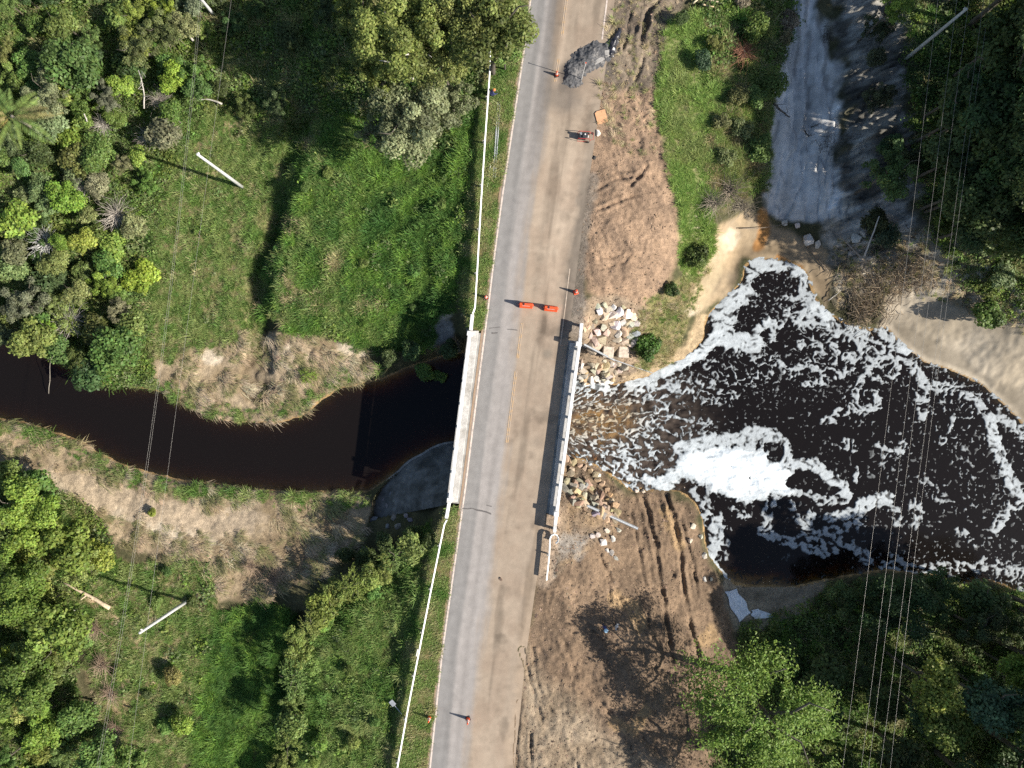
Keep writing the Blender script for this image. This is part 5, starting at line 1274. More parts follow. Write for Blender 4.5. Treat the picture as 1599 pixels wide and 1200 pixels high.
fill('brush_e', 16, ['shrub', 'loose', 'dead'], (.7, 1.4), (.8, 1.4), [GREY, OLIVE, (.3, .25, .15)], 'above the gully', [(1162, 82, 'the reddish dry bush'), (1105, 4, 'the cut brush pile')], 'bushes above the gully', 6, 1.4)
fill('mid_s', 10, ['shrub'], (.4, .9), (.5, 1.0), [G1, MID, DARK], 'in the meadow', [(282, 1132, 'the round lime shrub'), (294, 938, 'the meadow pole')], 'bushes in the southern meadow', 7, 2.4)
fill('thick_ne', 34, ['broad', 'loose', 'broad'], (4.0, 6.5), (2.0, 3.2), [DARK, MID, DARK], 'in the shaded wood', [(1414, 93, 'the gully pole'), (1552, 345, 'the grey green far bush'), (1599, 150, 'the wood edge')], 'trees of the eastern wood', 8, 2.9, cond=lambda x, y: x > PW(1440, 0)[0] and y > PW(0, 405)[1] and not (x < PW(1590, 0)[0] and y > PW(0, 130)[1]), name='tree', category='tree')
fill('thick_ne', 8, ['shrub'], (.8, 1.6), (1.0, 1.8), [DARK, MID, GREY], 'on the far slope', [(1545, 490, 'the bush above the far beach')], 'shrubs of the far slope', 18, 1.9, cond=lambda x, y: y < PW(0, 330)[1])
fill('gully_wall', 9, ['shrub', 'loose'], (.8, 1.6), (.9, 1.7), [DARK, (.09, .11, .05)], 'on the gully wall', [(1390, 272, 'the sunlit gully tree'), (1414, 93, 'the gully pole')], 'shrubs of the gully wall', 19, 1.7, cond=lambda x, y: x > PW(1370, 0)[0])
fill('thick_se', 26, ['broad', 'loose', 'shrub'], (2.2, 5.0), (1.6, 2.8), [DARK, (.10, .15, .055), DARK], 'in the southern wood', [(1395, 945, 'the dark spreading tree'), (1192, 1118, 'the tall feathery tree'), (1470, 1100, 'the yellow green pair'), (1552, 1105, 'the bluish tree')], 'trees of the southern wood', 9, 2.7, cond=lambda x, y: x > PW(1215, 0)[0], name='tree', category='tree')
# taller trees of the same woods that stand just beyond the frame and shade what is inside it
for k, (a, b, h, r_) in enumerate(((1640,-60,10,4.6),(1650,30,10.5,4.8),(1660,120,11,4.8),(1645,205,10.5,4.6),(1655,290,10,4.6),(1650,370,9,4.2),(1740,420,9,4.2),(1580,-90,9,4.0),(1690,980,9,4.2),(1670,1060,10,4.6),(1665,1140,10,4.6),(1660,1225,10,4.6),(1560,1260,9,4.4),(1470,1265,8,4.0),(1380,1270,8,4.0),(1740,1180,10,4.6),(1710,-20,10,4.6),(1720,70,10,4.6),(1715,160,10.5,4.6),(1718,250,10.5,4.6),(1712,335,10,4.4),(1790,30,11,4.8),(1790,210,11,4.8),(1770,1030,13,5.0),(1760,1110,13,5.0),(1755,1200,13,5.0),(1800,1270,13,5.0))):
    plant('big', a, b, h, r_, jitter(DARK), ORD[k] + ' tall dark tree on the outer edge of the eastern woods from north', 'tree', 'tall trees at the edge of the eastern woods', 'tree')

for k, (a, b, h, r_) in enumerate(((1500, 180, 6.5, 2.8), (1495, 245, 6.5, 2.8), (1520, 300, 7.0, 3.0), (1575, 60, 7.5, 3.2), (1530, 350, 6.5, 2.6), (1545, 165, 7.5, 3.2), (1562, 205, 8.0, 3.4), (1582, 245, 8.0, 3.4), (1565, 325, 7.5, 3.0), (1500, 300, 6.0, 2.6))):  # extra trees added to block sun leaking into the gully
    plant('broad', a, b, h, r_, jitter(DARK), ORD[k] + ' of the inner dark trees shading the gully under the wires', 'tree', 'inner dark trees above the gully', 'tree')
# tall growth along the crest of the southern slope, which shades the low ground west of it
for k, (a, b) in enumerate(((640, 855), (618, 872), (596, 888), (572, 902), (548, 915), (526, 926), (500, 950), (484, 975), (470, 1000), (462, 1030), (458, 1062), (455, 1095), (452, 1130), (450, 1165), (447, 1200), (440, 1240))):
    plant(('shrub', 'young', 'loose')[k % 3], a, b, 2.5 + .6 * math.sin(k * 2.1), 1.6 + .25 * math.sin(k * 3.3), jitter((.19, .25, .065), .15), ORD[k] + ' bush along the crest of the southern slope, counted from the bridge', 'shrub', 'bushes along the slope crest', 'shrub')
for a, b, r_, lb in ((148, 985, 1.3, 'brown dry bush below the fallen log'), (158, 1040, 1.5, 'brown dry bush on the trail through the southern meadow'), (172, 1085, 1.4, 'lower brown dry bush on the meadow trail'), (180, 1140, 1.2, 'last brown dry bush toward the corner wood'), (425, 905, 1.4, 'brown dry brush at the shaded foot of the slope'), (390, 885, 1.2, 'brown dry brush on the bank by the bleached stick')):
    plant('dead', a, b, .8, r_, (.28, .20, .14), lb, 'dead bush')
for a, b, r_, lb in ((1150, 150, 1.2, 'olive bush amid the rough grass by the reddish bush'), (1160, 200, 1.3, 'middle olive bush of the rough grass strip'), (1135, 245, 1.2, 'lower olive bush of the rough grass strip'), (1125, 190, 1.0, 'bush at the edge of the bright grass strip')):
    plant('shrub', a, b, .8, r_, jitter((.17, .19, .07)), lb, 'shrub')
for a, b, h, r_, lb in ((150, 1175, 3.5, 2.2, 'green tree at the foot of the meadow trail'), (205, 1195, 3.0, 1.9, 'small tree beside the meadow trail end'), (120, 1120, 3.2, 2.2, 'tree between the trail and the corner wood')):
    plant('broad', a, b, h, r_, jitter(MID), lb, name='tree')
for a, b, h, r_, lb in ((700, 545, 1.4, 1.2, 'dark bush under the upstream parapet above the water'), (640, 548, 1.2, 1.3, 'dark bush on the northern bank short of the bridge'), (610, 560, 1.0, 1.1, 'bush at the shaded end of the northern sand'), (600, 848, 1.0, 1.2, 'dark bush in the shade below the bank paving'), (572, 872, 1.0, 1.3, 'dark bush at the shaded foot of the southern slope'), (645, 835, 1.0, 1.1, 'dark bush between the bank paving and the guardrail'), (668, 845, .9, .9, 'small dark bush hard by the southern guardrail end'), (540, 868, .9, 1.1, 'dark bush where the dry bank meets the shade')):
    plant('shrub', a, b, h, r_, jitter(DARK), lb, 'shrub')
# palm at the western edge
px_, py_, g_ = on_ground(15, 180, 5.0)
palm = tag(empty('palm_tree', (px_, py_, g_)), 'palm with long arching yellow green fronds at the thicket edge', 'palm')
mb = MB(); mb.path([(.4, -.3, -.2), (.25, -.2, 1.6), (.1, -.05, 3.3), (0, 0, 4.8)], [.20, .16, .14, .13], 9); mb.build('trunk', M['bark'], palm, True).color = (.16, .14, .11, 1)
fm = []
for s in (1, 2, 3):
    r = np.random.default_rng(300 + s); V = []; F = []; L = 4.6
    for i in range(46):
        t = 0.12 + 0.88 * i / 45; cx = L * t * (1 - .08 * t); cz = 1.1 * t - 2.0 * t * t
        for sd_ in (-1, 1):
            ll = 0.75 * math.sin(math.pi * (0.15 + 0.8 * t)) + .1; w = .035
            b0 = np.array((cx, 0, cz)); tip = b0 + np.array((.45 * ll, sd_ * ll, -.28 * ll + r.normal(0, .04)))
            m_ = (b0 + tip) / 2 + np.array((0, 0, .06)); i0 = len(V)
            V += [b0, m_ + np.array((w, 0, 0)), tip, m_ - np.array((w, 0, 0))]; F.append((i0, i0 + 1, i0 + 2, i0 + 3))
    me = mesh_np('frond', V, F); me.materials.append(M['leaf']); fm.append(me)
for k in range(15):
    o = mesh_obj('frond', fm[k % 3], None, palm); o.location = (0, 0, 4.75); o.rotation_euler = (_rr.uniform(-.2, .2), _rr.uniform(-.5, .35), k * 2.4); o.scale = (_rr.uniform(.62, .95),) * 3
    o.color = (*jitter((.22, .30, .08) if k % 4 else (.40, .33, .13)), 1)

M['pole_concrete'] = simple_mat('pole_concrete', (0.50, 0.50, 0.48), 0.8, 5.0, 0.12, 0.1, stains=((0.36, 0.35, 0.32), 1.5, 0.5, 0.75))
# ------------------------------------------------------------------ poles and wires
def pole(base, top, label):
    x, y, g = on_ground(*base)
    z = CAM_Z - np.hypot(x, y) * FPX / math.hypot(top[0] - CX, top[1] - CY)
    root = tag(empty('utility_pole', (x, y, g)), label, 'pole'); h = z - g
    mb = MB(); mb.lathe([(.17, -.4), (.15, h * .35), (.13, h * .7), (.11, h - .02), (.095, h)], 14); mb.build('shaft', M['pole_concrete'], root, True)
    mb = MB(); mb.box((0, .16, h - .35), (.1, .12, .06)); mb.lathe([(.035, 0), (.05, .04), (.035, .07), (.05, .1), (.03, .14)], 10, (0, .2, h - .32)); mb.build('insulator', M['white_plastic'], root)
    return z
pole((379, 293), (308, 241), 'pale concrete utility pole standing in the northern meadow')
pole((294, 938), (216, 986), 'pale concrete utility pole standing in the southern meadow')
pole((1414, 93), (1509, 13), 'pale concrete utility pole by the shaded gully under the wires')
pole((335, 25), (316, -22), 'grey utility pole half hidden at the shaded wood edge')
def wire(pts, zs, label, group, r=.0085):
    w = np.array([PW(a, b, z) + (z,) for (a, b), z in zip(pts, zs)])
    cx_ = np.polyfit(w[:, 1], w[:, 0], 2); y = np.linspace(46, -46, 60)
    x = np.polyval(cx_, y); z = 8.6 - 1.5 * (1 - (y / 46) ** 2)
    mb = MB(); mb.path(list(zip(x, y, z)), r, 5); o = mb.build('power_wire', M['wire'], None, True)
    return tag(o, label, 'wire', group)
zz = [8.2, 7.6, 7.1, 7.6, 8.2]
for k, xs in enumerate(((1519, 1474, 1436, 1398, 1361), (1542, 1496, 1457, 1417, 1380), (1551, 1505, 1465, 1426, 1396), (1470, 1430, 1394, 1358, 1320), (1500, 1458, 1422, 1386, 1349))):
    wire(list(zip(xs, (0, 300, 600, 900, 1200))), zz, ('third', 'fourth', 'fifth', 'first', 'second')[k] + ' overhead wire over the foamy pool, counted from the bridge side', 'wires over the pool')
for k, xs in enumerate(((307, 282, 243, 198, 149), (310, 285, 246, 201, 153))):
    wire(list(zip(xs, (0, 300, 610, 900, 1190))), zz, 'thin overhead wire of the close pair over the western meadow', 'paired wires over the western meadow', .006)
wire([(358, 0), (316, 300), (278, 620), (236, 920), (196, 1200)], zz, 'single thin wire over the western meadow, nearer the road', None, .006)

# ------------------------------------------------------------------ stones
def rock_mesh(seed, n=14, flat=.7, boxy=0.0):
    r = random.Random(seed); bm = bmesh.new()
    for i in range(n):
        v = Vector((r.gauss(0, 1), r.gauss(0, 1), r.gauss(0, 1))).normalized()
        m_ = max(abs(v.x), abs(v.y), abs(v.z)); v = v * ((1 - boxy) + boxy / m_) * r.uniform(.85, 1.1)
        bm.verts.new((v.x, v.y * .85, v.z * flat))
    bmesh.ops.convex_hull(bm, input=bm.verts)
    bmesh.ops.delete(bm, geom=[v for v in bm.verts if not v.link_faces], context='VERTS')
    bmesh.ops.recalc_face_normals(bm, faces=bm.faces)
    me = bpy.data.meshes.new('stone'); bm.to_mesh(me); bm.free(); me.materials.append(M['rock']); return me
ROCKS = [rock_mesh(s, 13 + s % 5, .6 + .05 * (s % 4), .5) for s in range(8)]
_sr = random.Random(31)
def stone(px, py, size, col, label, group, sink=.25, name='stone', sc=None):
    x, y, g = on_ground(px, py, size * .3)
    o = mesh_obj(name, _sr.choice(ROCKS)); o.color = (*col, 1)
    s = sc or (size * _sr.uniform(.8, 1.2), size * _sr.uniform(.8, 1.2), size * _sr.uniform(.7, 1.0))
    o.scale = s; o.location = (x, y, g + s[2] * (.55 - sink)); o.rotation_euler = (_sr.uniform(-.4, .4), _sr.uniform(-.4, .4), _sr.uniform(0, 6.28))
    return tag(o, label, 'stone', group)
CREAM = (.46, .40, .33); BUFF = (.36, .29, .215); SLATE = (.27, .26, .25); OCH = (.40, .30, .18)
for (a, b, s, c_) in ((935,480,.38,CREAM),(944,478,.32,CREAM),(937,487,.42,(.6,.55,.5)),(950,485,.33,CREAM),(957,482,.3,CREAM),(945,494,.4,CREAM),(960,494,.45,CREAM),(968,490,.5,(.56,.5,.44)),(979,492,.62,(.56,.5,.44)),(988,497,.55,CREAM),(954,505,.38,CREAM),(963,508,.5,(.56,.52,.46)),(971,504,.38,CREAM),(978,503,.36,BUFF),(985,507,.45,CREAM),
                     (942,510,.38,CREAM),(930,503,.35,BUFF),(925,510,.3,BUFF),(933,517,.45,CREAM),(947,520,.5,BUFF),(967,520,.45,CREAM),(977,517,.5,BUFF),(984,524,.42,SLATE),(963,531,.38,CREAM),(971,534,.55,CREAM),(982,536,.38,CREAM),(992,520,.4,SLATE),(992,532,.4,SLATE),(938,528,.5,BUFF),(928,535,.55,BUFF),(920,525,.4,BUFF),(918,510,.3,BUFF),(955,490,.3,SLATE),(975,480,.25,BUFF),(985,484,.25,BUFF),(992,508,.35,CREAM),(997,492,.25,BUFF),(915,500,.28,BUFF),(910,515,.25,BUFF)):
    stone(a + _sr.uniform(-2, 2), b + _sr.uniform(-2, 2), s * _sr.uniform(.85, 1.35), jitter(c_, .16), 'cream broken stone in the heap beyond the downstream parapet end', 'cream stones of the upper heap')
stone(928, 540, .95, BUFF, 'largest rounded boulder of the upper stone heap by the steel beams', None, sc=(.95, .8, .55))
for a, b, lb in ((949, 550, 'square flat slab below the upper heap, nearer the parapet'), (973, 550, 'square flat slab below the upper heap, nearer the round shrub')):
    x, y, g = on_ground(a, b, .2); mb = MB(); mb.box((0, 0, 0), (1.15, 1.15, .5), 0, .93); o = mb.build('stone_slab', M['rock'], bevel=.05); o.color = (.42, .35, .28, 1); o.location = (x, y, g + .22); o.rotation_euler = (.08, .22, -.06); tag(o, lb, 'slab')
for k in range(40):
    a = _sr.uniform(903, 975); b = _sr.uniform(562, 594)
    stone(a, b, _sr.uniform(.22, .52), jitter(_sr.choice((CREAM, BUFF, BUFF, OCH)), .12), 'angular sunlit rock of the riprap between the steel beams and the rapids', 'riprap rocks beside the rapids', .15)
for k in range(6): stone(915 + 8 * k, 592 + _sr.uniform(-3, 4), _sr.uniform(.3, .5), jitter((.6, .57, .52), .06), 'pale wet rock at the foamy edge of the rapids', 'pale rocks at the rapids', .2)
ARC = [(884,716),(890,718),(897,721),(905,725),(913,730),(921,735),(929,741),(936,748),(942,756),(948,764),(953,772),(957,781),(960,790),(962,799),(962,808)]
for a, b in ARC:
    stone(a + _sr.uniform(-3, 1), b + _sr.uniform(-1, 3), _sr.uniform(.3, .62), jitter((.34, .245, .15), .15), 'ochre stone set in the curved edge of the lower bank', 'stones of the curved bank edge', .3)
for k in range(70):
    t = _sr.random(); a = 884 + 66 * t + _sr.uniform(-8, 8); b = 735 + 62 * t * .8 + _sr.uniform(-4, 45) * (1 - .3 * t)
    stone(a, b, _sr.uniform(.18, .62), jitter(_sr.choice((OCH, (.3, .22, .14), (.24, .19, .14), SLATE, BUFF)), .2), 'broken stone on the slope below the downstream parapet', 'broken stones of the lower bank', .15)
for a, b, s in ((948,830,.35),(957,842,.3),(965,828,.3),(933,836,.3),(942,848,.4),(925,838,.35),(955,864,.3),(948,860,.28),(962,872,.25),(935,742,.3)):
    stone(a, b, s, jitter((.44, .41, .37), .1), 'grey stone strewn on the soil below the fallen guardrail', 'grey stones on the lower soil')
for a, b, s in ((1082,822,.4),(1078,845,.35),(1094,838,.3),(1100,868,.3),(1075,762,.3),(1068,760,.22),(1100,905,.25),(1111,905,.22),(994,767,.3),(1005,768,.22)):
    stone(a, b, s, jitter((.5, .45, .38), .1), 'pale stone on the muddy edge of the pool', 'pale stones at the pool edge')
for a, b, s, lb in ((1262,375,.7,'large pale clod tumbled on the sand under the gully'),(1245,352,.35,'small pale clod nearest the gully mouth'),(1225,348,.3,'pale stone by the rusty seep'),(1277,382,.4,'pale clod beside the large one'),(1336,372,.6,'pale clod under the leaning dead trunk'),(1330,395,.55,'second pale clod under the leaning trunk'),(1349,365,.4,'small clod in the root tangle'),(1560,665,.4,'stone poking out of the foam at the far shore')):
    stone(a, b, s, jitter((.56, .5, .42), .08), lb, None, .2)
stone(616, 522, .4, (.42, .24, .12), 'rusty brown boulder sitting in the lush grass above the water', None, .3)
for a, b, s in ((612,772,.3),(618,783,.3),(625,800,.25),(607,790,.35),(600,782,.3),(615,808,.3),(628,790,.25),(622,822,.35),(596,800,.3),(585,812,.4),(640,812,.25),(605,822,.3),(570,858,.4),(563,868,.3),(634,805,.3)):
    stone(a, b, s, jitter((.20, .195, .19), .15), 'grey rubble stone at the foot of the bank paving', 'rubble below the bank paving', .2)
for k in range(14):
    stone(_sr.uniform(1560, 1600), _sr.uniform(685, 705), .3, jitter((.16, .13, .09)), 'dark clod on the far shore in the foam', 'dark clods on the far shore') if k < 3 else None

# ------------------------------------------------------------------ dead wood
def log(a, b, za, zb, r0, r1, col, label, name='log', bend=.12, stubs=0):
    A = on_ground(*a); B = on_ground(*b); A = Vector(A) + Vector((0, 0, za)); B = Vector(B) + Vector((0, 0, zb)); d = B - A
    if za > 1: A = Vector((*PW(*a, A.z), A.z)); d = B - A
    if zb > 1: B = Vector((*PW(*b, B.z), B.z)); d = B - A
    s = d.cross(Vector((0, 0, 1))).normalized() * bend * d.length * .3
    mb = MB(); n = 6
    pts = [A + d * (i / n) + s * math.sin(math.pi * i / n) + Vector((0, 0, .05 * math.sin(i * 2.1))) for i in range(n + 1)]
    mb.path(pts, [r0 + (r1 - r0) * i / n for i in range(n + 1)], 8)
    for k in range(stubs):
        q = pts[2 + k % 4]; mb.path([q, q + Vector((_sr.uniform(-.5, .5), _sr.uniform(-.5, .5), .3)), q + Vector((_sr.uniform(-.8, .8), _sr.uniform(-.8, .8), .5))], [r1, r1 * .6, .01], 5)
    o = mb.build(name, M['dead_wood'], None, True); o.color = (*col, 1); return tag(o, label, 'log')
TANW = (.50, .38, .22); GREYW = (.42, .40, .37); WH = (.40, .37, .32)
log((174, 949), (106, 907), .25, .7, .20, .09, (.48, .38, .26), 'thick fallen trunk with a broken tan end in the southern meadow', 'fallen_log', .05, 2)
log((133, 958), (90, 984), .35, .35, .07, .05, GREYW, 'grey log below the thick fallen trunk', bend=.03)
log((127, 949), (104, 957), .4, .4, .06, .05, GREYW, 'short grey log beside the thick fallen trunk', bend=.03)
log((302, 64), (268, 31), 1.6, 1.9, .10, .06, WH, 'pale fallen stick in the thicket beneath the wires', bend=.1)
log((350, 166), (312, 160), .5, .6, .10, .05, WH, 'bleached curved log at the edge of the shaded wood', bend=.3)
log((225, 170), (216, 110), 2.6, 3.0, .07, .04, WH, 'white bare limb beside the bright lime shrub', bend=.2, stubs=4)
log((136, 190), (131, 178), 2.6, 3.0, .07, .05, WH, 'short white stub in the western thicket')
log((374, 865), (357, 882), .2, .2, .06, .04, WH, 'small bleached stick on the dry southern bank')
log((1346, 402), (1373, 338), .4, 2.6, .09, .05, GREYW, 'straight grey trunk leaning out of the root tangle', 'leaning_log', .02)
log((1345, 408), (1303, 366), .4, .5, .09, .06, (.3, .25, .2), 'dark trunk lying under the leaning one', bend=.03)
log((1259, 385), (1292, 423), .12, .12, .06, .05, (.16, .13, .1), 'dark stick lying on the grey sand above the pool', bend=.04)
log((1291, 470), (1310, 454), .3, .5, .05, .03, WH, 'white stick jutting over the dark corner of the pool', bend=.1)
log((1152, 358), (1232, 349), .3, .25, .05, .02, (.2, .16, .12), 'long bent stick lying across the rusty seep', bend=.12)
log((1205, 165), (1231, 185), .5, .3, .12, .06, (.13, .11, .09), 'dark fallen limb on the gully edge', bend=.1, stubs=3)
for k, (a, b, c_, d_) in enumerate(((1088, 6, 1116, -4), (1090, 0, 1110, 8), (1096, 8, 1122, 2), (1104, 10, 1130, 0), (1080, 10, 1100, -8), (1094, 12, 1112, 16), (1110, -6, 1136, 4), (1100, 4, 1126, 12))):
    log((a, b), (c_, d_), .3 + .04 * k, .35 + .05 * k, .09, .06, jitter((.52, .42, .28)), 'tan stick in the cut brush pile at the head of the bright grass', bend=.05)['group'] = 'sticks of the cut brush pile'
log((76, 615), (78, 552), 1.6, 1.8, .03, .015, (.3, .27, .22), 'thin stem hanging over the upstream water', bend=.05)
log((1255, 205), (1262, 216), .2, .3, .08, .03, (.07, .06, .05), 'dark stump washed up in the gully', 'driftwood', .2, 4)
log((1265, 200), (1275, 196), .2, .4, .06, .02, (.07, .06, .05), 'dark forked driftwood in the gully', 'driftwood', .2, 4)
def tangle(name, label, poly_pts, n, r_, L, seed, col):
    """many thin sticks lying over each other"""
    rr = random.Random(seed); mb = MB()
    for i in range(n):
        k = rr.randrange(len(poly_pts)); a, b, rad = poly_pts[k]
        x, y, g = on_ground(a + rr.gauss(0, rad), b + rr.gauss(0, rad)); an = rr.gauss(.9, .9); l = rr.uniform(.4, 1) * L
        p = Vector((x, y, g + rr.uniform(.05, .9))); d = Vector((math.cos(an) * l, math.sin(an) * l, rr.uniform(-.3, .5)))
        mb.path([p - d / 2, p + Vector((rr.gauss(0, .1), rr.gauss(0, .1), .08)), p + d / 2], [r_, r_ * .8, r_ * .3], 3)
    o = mb.build(name, M['dead_wood']); o.color = (*col, 1); return tag(o, label, 'driftwood', kind='stuff')
tangle('root_tangle', 'tangled brown roots and driftwood on the far bank of the pool', [(1335, 425, 16), (1370, 440, 20), (1340, 470, 16), (1375, 475, 18), (1410, 415, 14), (1345, 490, 14), (1400, 440, 14), (1440, 430, 12)], 900, .028, 1.6, 3, (.30, .23, .15))
tangle('gully_debris', 'dark twigs washed into the shaded gully', [(1285, 225, 10), (1310, 218, 14), (1340, 215, 16), (1290, 60, 6)], 160, .02, 1.0, 4, (.08, .07, .06))

# ------------------------------------------------------------------ roadworks
def cone(px, py, h, label, drum=False):
    x, y, g = on_ground(px, py); g = max(g, 0.0) if abs(g) < .1 else g
    root = tag(empty('traffic_cone', (x, y, g), .3), label, 'traffic cone')
    mb = MB(); mb.box((0, 0, .03), (.42, .42, .06)); mb.build('base', M['rubber'] if not drum else M['orange_plastic'], root, bevel=.02)
    r0 = .17
    mb = MB(); mb.lathe([(r0, .055), (r0 * .78, h * .35), (r0 * .5, h * .72), (r0 * .34, h * .98), (r0 * .2, h)], 16); mb.build('body', M['orange_plastic'], root, True)
    for z0, z1 in ((.42, .54), (.66, .76)):
        f_ = lambda t: np.interp(t, [0, .35, .72, .98], [r0, r0 * .78, r0 * .5, r0 * .34]) + .006
        mb = MB(); mb.lathe([(f_(z0), h * z0), (f_(z1), h * z1)], 16); mb.build('stripe', M['white_plastic'], root, True)
cone(869, 118, .8, 'orange traffic cone beside the dark asphalt heap')
cone(899, 457, 1.0, 'faded pinkish traffic cone on the shoulder above the downstream parapet', True)
cone(759, 465, .95, 'orange traffic cone on the verge above the upstream parapet')
cone(671, 1119, 1.15, 'tall orange traffic cone on the verge grass at the southern end')
cone(731, 1122, 1.15, 'tall orange traffic cone standing on the asphalt at the southern end')
def barrier(px, py, rz, label):
    x, y = PW(px, py)
    root = tag(empty('plastic_barrier', (x, y, 0.01), rz), label, 'barrier')
    mb = MB(); prof = [(-.26, .02), (.26, .02), (.26, .18), (.13, .42), (.10, .95), (-.10, .95), (-.13, .42), (-.26, .18)]
    mb.sweep([(-.6, 0, 0), (-.2, 0, 0), (.2, 0, 0), (.6, 0, 0)], prof); body = mb.build('body', M['orange_plastic'], root, bevel=.03)
    mb = MB(); mb.lathe([(.09, 0), (.09, .04), (.07, .06)], 12, (-.22, 0, .95)); mb.build('filler_cap', M['rubber'], root)
    for s in (-1, 1):
        mb = MB(); mb.tube((s * .63, 0, .1), (s * .63, 0, .85), .05, n=8); mb.build('coupling', M['orange_plastic'], root)
    for s in (-1, 1):
        mb = MB(); mb.box((0, s * .122, .68), (.7, .012, .16)); mb.build('reflector', M['white_plastic'], root)
barrier(821.5, 477.5, -.08, 'orange plastic road barrier closer to the grey lane')
barrier(860, 482.5, -.12, 'orange plastic road barrier closer to the dirt shoulder')
# marker rod by the heap
x, y = PW(908, 124.5); rod = tag(empty('marker_rod', (x, y, 0)), 'slim white marker rod stuck in the asphalt heap', 'rod')
mb = MB(); mb.tube((0, 0, -.2), (.05, .03, 3.3), .035, .025, 8); mb.build('shaft', M['white_plastic'], rod)
mb = MB(); mb.lathe([(.05, 0), (.06, .03), (.03, .06)], 8, (.05, .03, 3.28)); mb.build('tip', M['orange_plastic'], rod)
# asphalt heap: a ragged crescent of crumbled tarmac
M['tar'] = simple_mat('tar', (.075, .075, .078), .9, 9, .5, .8, stains=((.17, .16, .15), 2.2, .5, .72))
def heap(name, label, pts, rad, hgt, mat, seed):
    P = [PW(a, b) for a, b in pts]; xs = [p[0] for p in P]; ys = [p[1] for p in P]; R_ = max(rad)
    gx = np.arange(min(xs) - R_ * 1.3, max(xs) + R_ * 1.3, .07); gy = np.arange(min(ys) - R_ * 1.3, max(ys) + R_ * 1.3, .07); A, B = np.meshgrid(gx, gy); H = np.full(A.shape, -9.)
    for i in range(len(P) - 1):
        for t in np.linspace(0, 1, 8):
            c = (P[i][0] * (1 - t) + P[i+1][0] * t, P[i][1] * (1 - t) + P[i+1][1] * t); r_ = rad[i] * (1 - t) + rad[i+1] * t; h_ = hgt[i] * (1 - t) + hgt[i+1] * t
            H = np.maximum(H, h_ * (1 - (np.hypot(A - c[0], B - c[1]) / r_) ** 1.6))
    H = H + (.22 * fbm(A, B, 0.9, 3, seed) + .20 * np.abs(fbm(A, B, 2.5, 3, seed + 1))) * (H > -.3) - .02
    F_ = grid_faces(len(gx), len(gy)); k = (H.ravel()[F_] > -.12).all(1); F_ = F_[k]; u = np.unique(F_); m_ = -np.ones(A.size, int); m_[u] = np.arange(len(u))
    me = mesh_np(name, np.stack([A.ravel(), B.ravel(), H.ravel()], 1)[u], m_[F_], False); return tag(mesh_obj(name, me, mat), label, 'heap')
heap('asphalt_heap', 'crescent heap of dark crumbled asphalt on the closed lane', [(895,124),(899,108),(912,96),(930,85),(946,78)], [.75,1.05,1.2,1.1,.85], [.16,.34,.40,.32,.24], M['tar'], 5)
M['slab_grey'] = simple_mat('slab_grey', (.30, .285, .265), .9, 6, .2, .3)
def plate(name, quad, z, t, tilt, mat, label, cat):
    P = [Vector((*PW(a, b), 0)) for a, b in quad]; c = sum(P, Vector()) / len(P); n = len(P)
    mb = MB(); mb.add([p - c for p in P] + [p - c + Vector((0, 0, t)) for p in P], [tuple(range(n - 1, -1, -1)), tuple(range(n, 2 * n))] + [(i, (i + 1) % n, n + (i + 1) % n, n + i) for i in range(n)])
    o = mb.build(name, mat, bevel=.015); o.location = (c.x, c.y, z); o.rotation_euler = tilt; return tag(o, label, cat)
plate('asphalt_slab', [(924,99),(941,89),(944,94),(929,103)], .12, .08, (.05, .08, 0), M['slab_grey'], 'pale broken asphalt slab lying on the dark heap', 'slab')
plate('asphalt_slab', [(943,81),(952,79),(953,88),(945,92)], .14, .08, (.03, .08, 0), M['slab_grey'], 'small pale asphalt piece at the eastern tip of the heap', 'slab')
M['black_sheet'] = simple_mat('black_sheet', (.02, .02, .026), .35, 5, .3, .4)
heap('black_sheet', 'crumpled black plastic sheet trailing from the asphalt heap', [(952,86),(957,70),(964,56),(967,47)], [.32,.42,.32,.2], [.22,.34,.28,.15], M['black_sheet'], 9)['category'] = 'plastic sheet'
M['ply'] = simple_mat('ply', (.62, .33, .17), .7, 3, .1, .08)
plate('plywood_board', [(928.5,178),(931.5,174.5),(944,171.5),(949.5,191.5),(933,195)], float(ground_z(*PW(938, 183))) + .10, .03, (.02, -.03, 0), M['ply'], 'orange tan plywood board with one clipped corner lying on the shoulder', 'board')
# small engine on a red frame
M['red'] = simple_mat('red', (.42, .03, .03), .5, 6, .2, .05)
x, y, g = on_ground(911, 216); gen = tag(empty('portable_generator', (x, y, g + .03), -.06), 'black portable engine in a red tube frame on the shoulder', 'generator')
mb = MB(); mb.box((-.12, .02, .36), (.62, .5, .5)); mb.build('engine', M['black_steel'], gen, bevel=.04)
mb = MB(); mb.box((.10, .02, .66), (.5, .42, .14)); mb.build('fuel_tank', M['black_steel'], gen, bevel=.05)
mb = MB(); mb.lathe([(.07, 0), (.07, .05), (.05, .06)], 10, (.08, .08, .73)); mb.build('fuel_cap', M['white_plastic'], gen)
mb = MB(); mb.box((.36, -.02, .45), (.12, .2, .16)); mb.build('control_panel', M['white_plastic'], gen, bevel=.02)
mb = MB(); mb.lathe([(.1, 0), (.12, .05), (.1, .14)], 12, (-.3, .15, .6)); mb.build('air_filter', M['galvanised'], gen)
for s in (-1, 1):
    mb = MB(); mb.path([(-.55, s * .33, .05), (.55, s * .33, .05), (.58, s * .33, .4), (.5, s * .33, .8), (-.5, s * .33, .8), (-.58, s * .33, .4), (-.55, s * .33, .06)], .025, 6); mb.build('frame', M['red'], gen)
    mb = MB(); mb.tube((.4, s * .37, .13), (.4, s * .45, .13), .13, n=16); mb.build('wheel', M['rubber'], gen)
